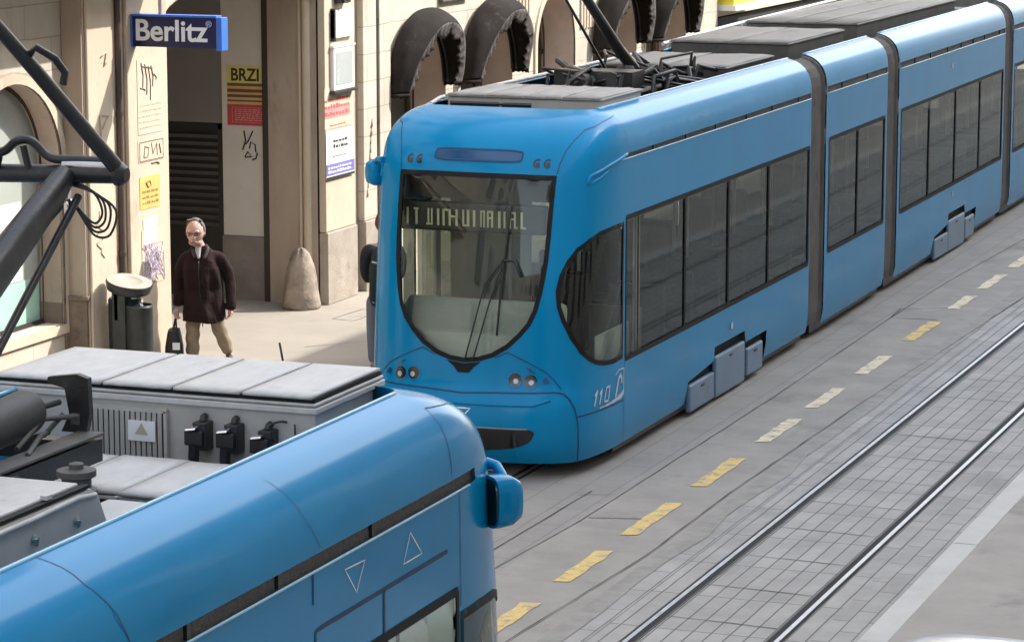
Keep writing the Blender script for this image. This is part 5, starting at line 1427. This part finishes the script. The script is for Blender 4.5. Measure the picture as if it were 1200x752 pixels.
fuse(b, 'body', SKIN, man, .0075, 3, F1)
b = MB()
lev = [(.50, .0, .02, .238, .205), (.58, .0, .025, .235, .205), (.7, .0, .02, .222, .185), (.85, -.005, .015, .21, .172), (.97, -.01, .035, .205, .175), (1.08, -.015, .035, .20, .165), (1.17, -.02, .015, .195, .14), (1.235, -.025, .005, .165, .115), (1.285, -.03, .015, .12, .10), (1.33, -.035, .03, .078, .078)]
n = 40; vs = []
for li_, (z, cx0, cy0, rx, ry) in enumerate(lev):
    for k in range(n):
        a = 2*PI*k/n; ws = 1+.03*math.sin(a*5+z*6)*(1.1-z)
        vs.append((cx0+rx*ws*math.copysign(abs(math.cos(a))**.85, math.cos(a)), cy0+ry*ws*math.sin(a), z+(.02*math.sin(a*3+1) if li_ == 0 else 0)))
b.add(vs, [(i_*n+k, i_*n+(k+1) % n, (i_+1)*n+(k+1) % n, (i_+1)*n+k) for i_ in range(len(lev)-1) for k in range(n)]+[tuple(range(n))[::-1], tuple(range((len(lev)-1)*n, len(lev)*n))])
limb(b, (-.05, .01, 1.17, .12), (-.20, .0, 1.195, .098), (-.255, -.02, 1.05, .070), (-.28, -.03, .90, .060), (-.288, .03, .70, .054), (-.29, .04, .645, .055))
limb(b, (.02, .01, 1.17, .12), (.18, .0, 1.19, .10), (.255, -.02, 1.05, .074), (.285, -.03, .90, .064), (.295, .05, .68, .062), (.30, .06, .60, .068))
for i, (x, y, z) in enumerate(b.v):   # cloth creases
    k = .030*mnoise.noise(Vector((x*7, y*7, z*3.2)))+.018*mnoise.noise(Vector((x*13+5, y*13, z*8)))
    b.v[i] = (x+k*(.7 if abs(x) < .2 else .5), y+k, z)
fuse(b, 'coat', COAT, man, .010, 2, F1)
b = MB()
limb(b, (-.07, .03, 1.31, .028), (-.10, .09, 1.27, .030), (-.075, .145, 1.20, .016)); limb(b, (.02, .02, 1.33, .030), (.055, .08, 1.28, .034), (.02, .15, 1.19, .016))
for x0 in (-.03,): limb(b, (.06, .165, 1.16, .007), (.12, .15, 1.17, .007))
fuse(b, 'coat_collar', COATG, man, .007, 2, F1)
b = MB(); limb(b, (-.04, .04, 1.33, .066), (-.042, .07, 1.29, .060), (-.040, .115, 1.24, .030), (-.035, .15, 1.19, .012)); fuse(b, 'shirt', SHIRT, man, .008, 2, F1)
b = MB()
limb(b, (-.08, .01, .78, .10), (-.105, .04, .60, .088), (-.122, .07, .42, .084), (-.132, .04, .24, .078), (-.132, .01, .08, .078))
limb(b, (.085, 0, .78, .11), (.12, .02, .60, .098), (.155, .02, .42, .088), (.205, -.07, .25, .078), (.25, -.13, .10, .074))
for i, (x, y, z) in enumerate(b.v):
    k = .005*math.sin(z*44+x*12)*(1 if z < .6 else .3); b.v[i] = (x+k, y-k*.7, max(z, .045))
fuse(b, 'trousers', TROU, man, .009, 2, F1)
b = MB()
limb(b, (-.13, -.04, .05, .045), (-.132, .05, .05, .05), (-.14, .15, .035, .036)); limb(b, (.25, -.17, .055, .045), (.258, -.09, .055, .05), (.28, .02, .035, .037))
fuse(b, 'shoes', SHOE, man, .008, 2, F1)
b = MB()
def hd_(p, d):
    return p
vs, fs = blob((0, -.010, .008), .086, .102, .120)
b.add(vs, [f for f in fs if all(vs[i].z > -.055 and vs[i].y < .030 for i in f)], 0, lambda p: F1(T_((p[0]*1.02+.004*math.sin(p[2]*200+p[1]*150), p[1]*1.03, p[2]*1.01))))
ho = b.build('hair', HAIRG, man, smooth=True); m_ = ho.modifiers.new('thick', 'SOLIDIFY'); m_.thickness = .014
b = MB(); random.seed(21)
for k in range(26):
    a = random.uniform(-1.2, 1.2); u = random.uniform(.2, .75)
    c0 = Vector((.075*math.sin(a), .0-.06*u*math.cos(a), .115-.03*u)); b.tube([F1(T_(c0)), F1(T_(c0+Vector((random.uniform(-.012, .012), .02, .012)))), F1(T_(c0+Vector((random.uniform(-.02, .02), .045, .010))))], [.007, .006, .003], 5)
b.build('hair_tuft', HAIRG, man, smooth=True)
b = MB()
for sx in (-1, 1):
    vs, fs = blob((sx*.034, .095, .012), .013, .006, .007, n=10, m=6); b.add(vs, fs, 0, lambda p: F1(T_(p)))
b.add(*[x for x in blob((0, .099, -.066), .024, .006, .004, n=10, m=6)], 0, lambda p: F1(T_(p)))
b.build('eyes_and_mouth', mat('dark_feature', (.05, .025, .02), .6), man, smooth=True)
b = MB()
for sx in (-1, 1):
    b.tube([F1(T_((sx*.034+.024*math.cos(a), .103, .014+.017*math.sin(a)))) for a in frange(0, 6.1, .4)]+[F1(T_((sx*.034+.024, .103, .014)))], .0028, 6)
    b.tube([F1(T_((sx*.058, .102, .018))), F1(T_((sx*.08, .0, .012)))], .0028, 6)
b.tube([F1(T_((-.01, .106, .018))), F1(T_((.01, .106, .018)))], .0028, 6)
b.build('glasses', BLKM, man, smooth=True)
b = MB()
vs, fs = blob((0, .048, -.080), .057, .046, .034); b.add(vs, fs, 0, lambda p: F1(T_(p))); b.build('stubble', mat('grey_stubble', (.36, .235, .20), .85, var=.2, vs=60), man, smooth=True)
b = MB(); b.tube(crom([F1((-.035, .168, 1.17)), F1((-.03, .205, 1.0)), F1((-.02, .200, .80)), F1((-.01, .182, .60)), F1((.0, .185, .45))], 4), .006, 6); b.build('zip', BLKM, man, smooth=True)
# his bag
b = MB()
vs = []
for z, wx, wy in ((.04, .09, .15), (.08, .10, .16), (.22, .095, .155), (.36, .07, .14), (.40, .06, .13)):
    vs += [(-.33+wx*math.copysign(abs(math.cos(a))**.6, math.cos(a)), .06+wy*math.copysign(abs(math.sin(a))**.6, math.sin(a)), z) for a in [2*PI*k/16 for k in range(16)]]
b.add(vs, [(i*16+k, i*16+(k+1) % 16, (i+1)*16+(k+1) % 16, (i+1)*16+k) for i in range(4) for k in range(16)]+[tuple(range(16))[::-1], tuple(range(64, 80))])
for sy in (-.06, .10): b.tube([(-.34, .04+sy, .38), (-.31, .07, .54), (-.305, .075, .545), (-.30, .08+sy*.5, .38)], .008, 6)
b.add([(-.33, .223, .20), (-.25, .223, .20), (-.25, .223, .28), (-.33, .223, .28)], [(0, 1, 2, 3)], 1)
b.v = [F1(p) for p in b.v]
tag(b.build('handbag', [mat('black_bag_cloth', (.02, .02, .022), .6, var=.3, vs=20), WHITEP], None, smooth=50), 'black bag with a white patch hanging from the walking man\'s hand', 'bag')

# the second walker, mostly hidden behind the facing tram
F2 = frame(-12.44, 28.88, PI-.15)
p2 = thing('person', (-12.44, 28.88, .1), 'walker with a dark backpack seen from behind, half hidden by the facing tram', 'person')
b = MB()
T2_ = head(b, (0, .03, 1.62), 0, .1)
limb(b, (0, 0, 1.32, .10), (0, .01, 1.46, .055), (0, .02, 1.55, .058)); limb(b, (0, 0, .90, .14), (0, 0, 1.1, .15), (0, 0, 1.32, .15))
for sx in (-1, 1):
    limb(b, (0, 0, 1.32, .12), (sx*.19, 0, 1.36, .075), (sx*.19, .05, 1.08, .05), (sx*.13, .20, .98, .034)); hand(b, (sx*.125, .21, .98), (0, .9, -.1), (-sx, .3, 0), -sx)
    limb(b, (0, 0, .88, .12), (sx*.09, 0, .82, .095), (sx*.10, sx*.12, .46, .06), (sx*.10, sx*.10-.06, .09, .042), (sx*.1, sx*.10, .03, .035))
fuse(b, 'body', SKIN, p2, .009, 2, F2)
b = MB(); limb(b, (0, 0, .70, .185), (0, 0, .82, .175), (0, 0, 1.05, .165), (0, 0, 1.30, .16), (0, .01, 1.42, .08))
for sx in (-1, 1): limb(b, (0, 0, 1.30, .13), (sx*.19, 0, 1.36, .09), (sx*.19, .05, 1.08, .065), (sx*.14, .18, .98, .055))
fuse(b, 'jacket', mat('black_jacket', (.012, .014, .018), .8, bump=.3, bs=20), p2, .011, 2, F2)
b = MB()
for sx in (-1, 1): limb(b, (sx*.08, 0, .86, .12), (sx*.10, sx*.12, .46, .085), (sx*.10, sx*.08-.03, .08, .07))
fuse(b, 'trousers', mat('grey_blue_trousers', (.16, .18, .22), .9, bump=.3, bs=20), p2, .011, 2, F2)
b = MB()
for sx in (-1, 1): limb(b, (sx*.1, sx*.10-.09, .05, .045), (sx*.1, sx*.10+.08, .04, .038))
fuse(b, 'shoes', SHOE, p2, .009, 2, F2)
b = MB(); vs, fs = blob((0, -.012, .015), .085, .102, .118); b.add(vs, [f for f in fs if all(vs[i].z > -.07 and vs[i].y < .05 for i in f)], 0, lambda p: F2(T2_(p))); ho = b.build('hair', mat('brown_hair', (.10, .055, .035), .8, var=.3, vs=60), p2, smooth=True); m_ = ho.modifiers.new('thick', 'SOLIDIFY'); m_.thickness = .012
b = MB(); vs = []
for z, wx, wy in ((.80, .16, .06), (.85, .18, .10), (1.2, .175, .11), (1.36, .14, .09), (1.42, .08, .05)):
    vs += [(wx*math.copysign(abs(math.cos(a))**.6, math.cos(a)), -.25+wy*math.copysign(abs(math.sin(a))**.6, math.sin(a)), z) for a in [2*PI*k/18 for k in range(18)]]
b.add(vs, [(i*18+k, i*18+(k+1) % 18, (i+1)*18+(k+1) % 18, (i+1)*18+k) for i in range(4) for k in range(18)]+[tuple(range(18))[::-1], tuple(range(72, 90))])
b.tube([(-.16, -.34, 1.26), (0, -.375, 1.22), (.16, -.34, 1.26)], .010, 6, 1); b.tube([(-.15, -.30, .82), (.15, -.30, .82)], .012, 6, 1)
b.v = [F2(p) for p in b.v]
tag(b.build('backpack', [mat('dark_green_backpack', (.008, .018, .016), .7), SILVER], None, smooth=50), 'dark backpack with pale piping on the half hidden walker\'s back', 'backpack')
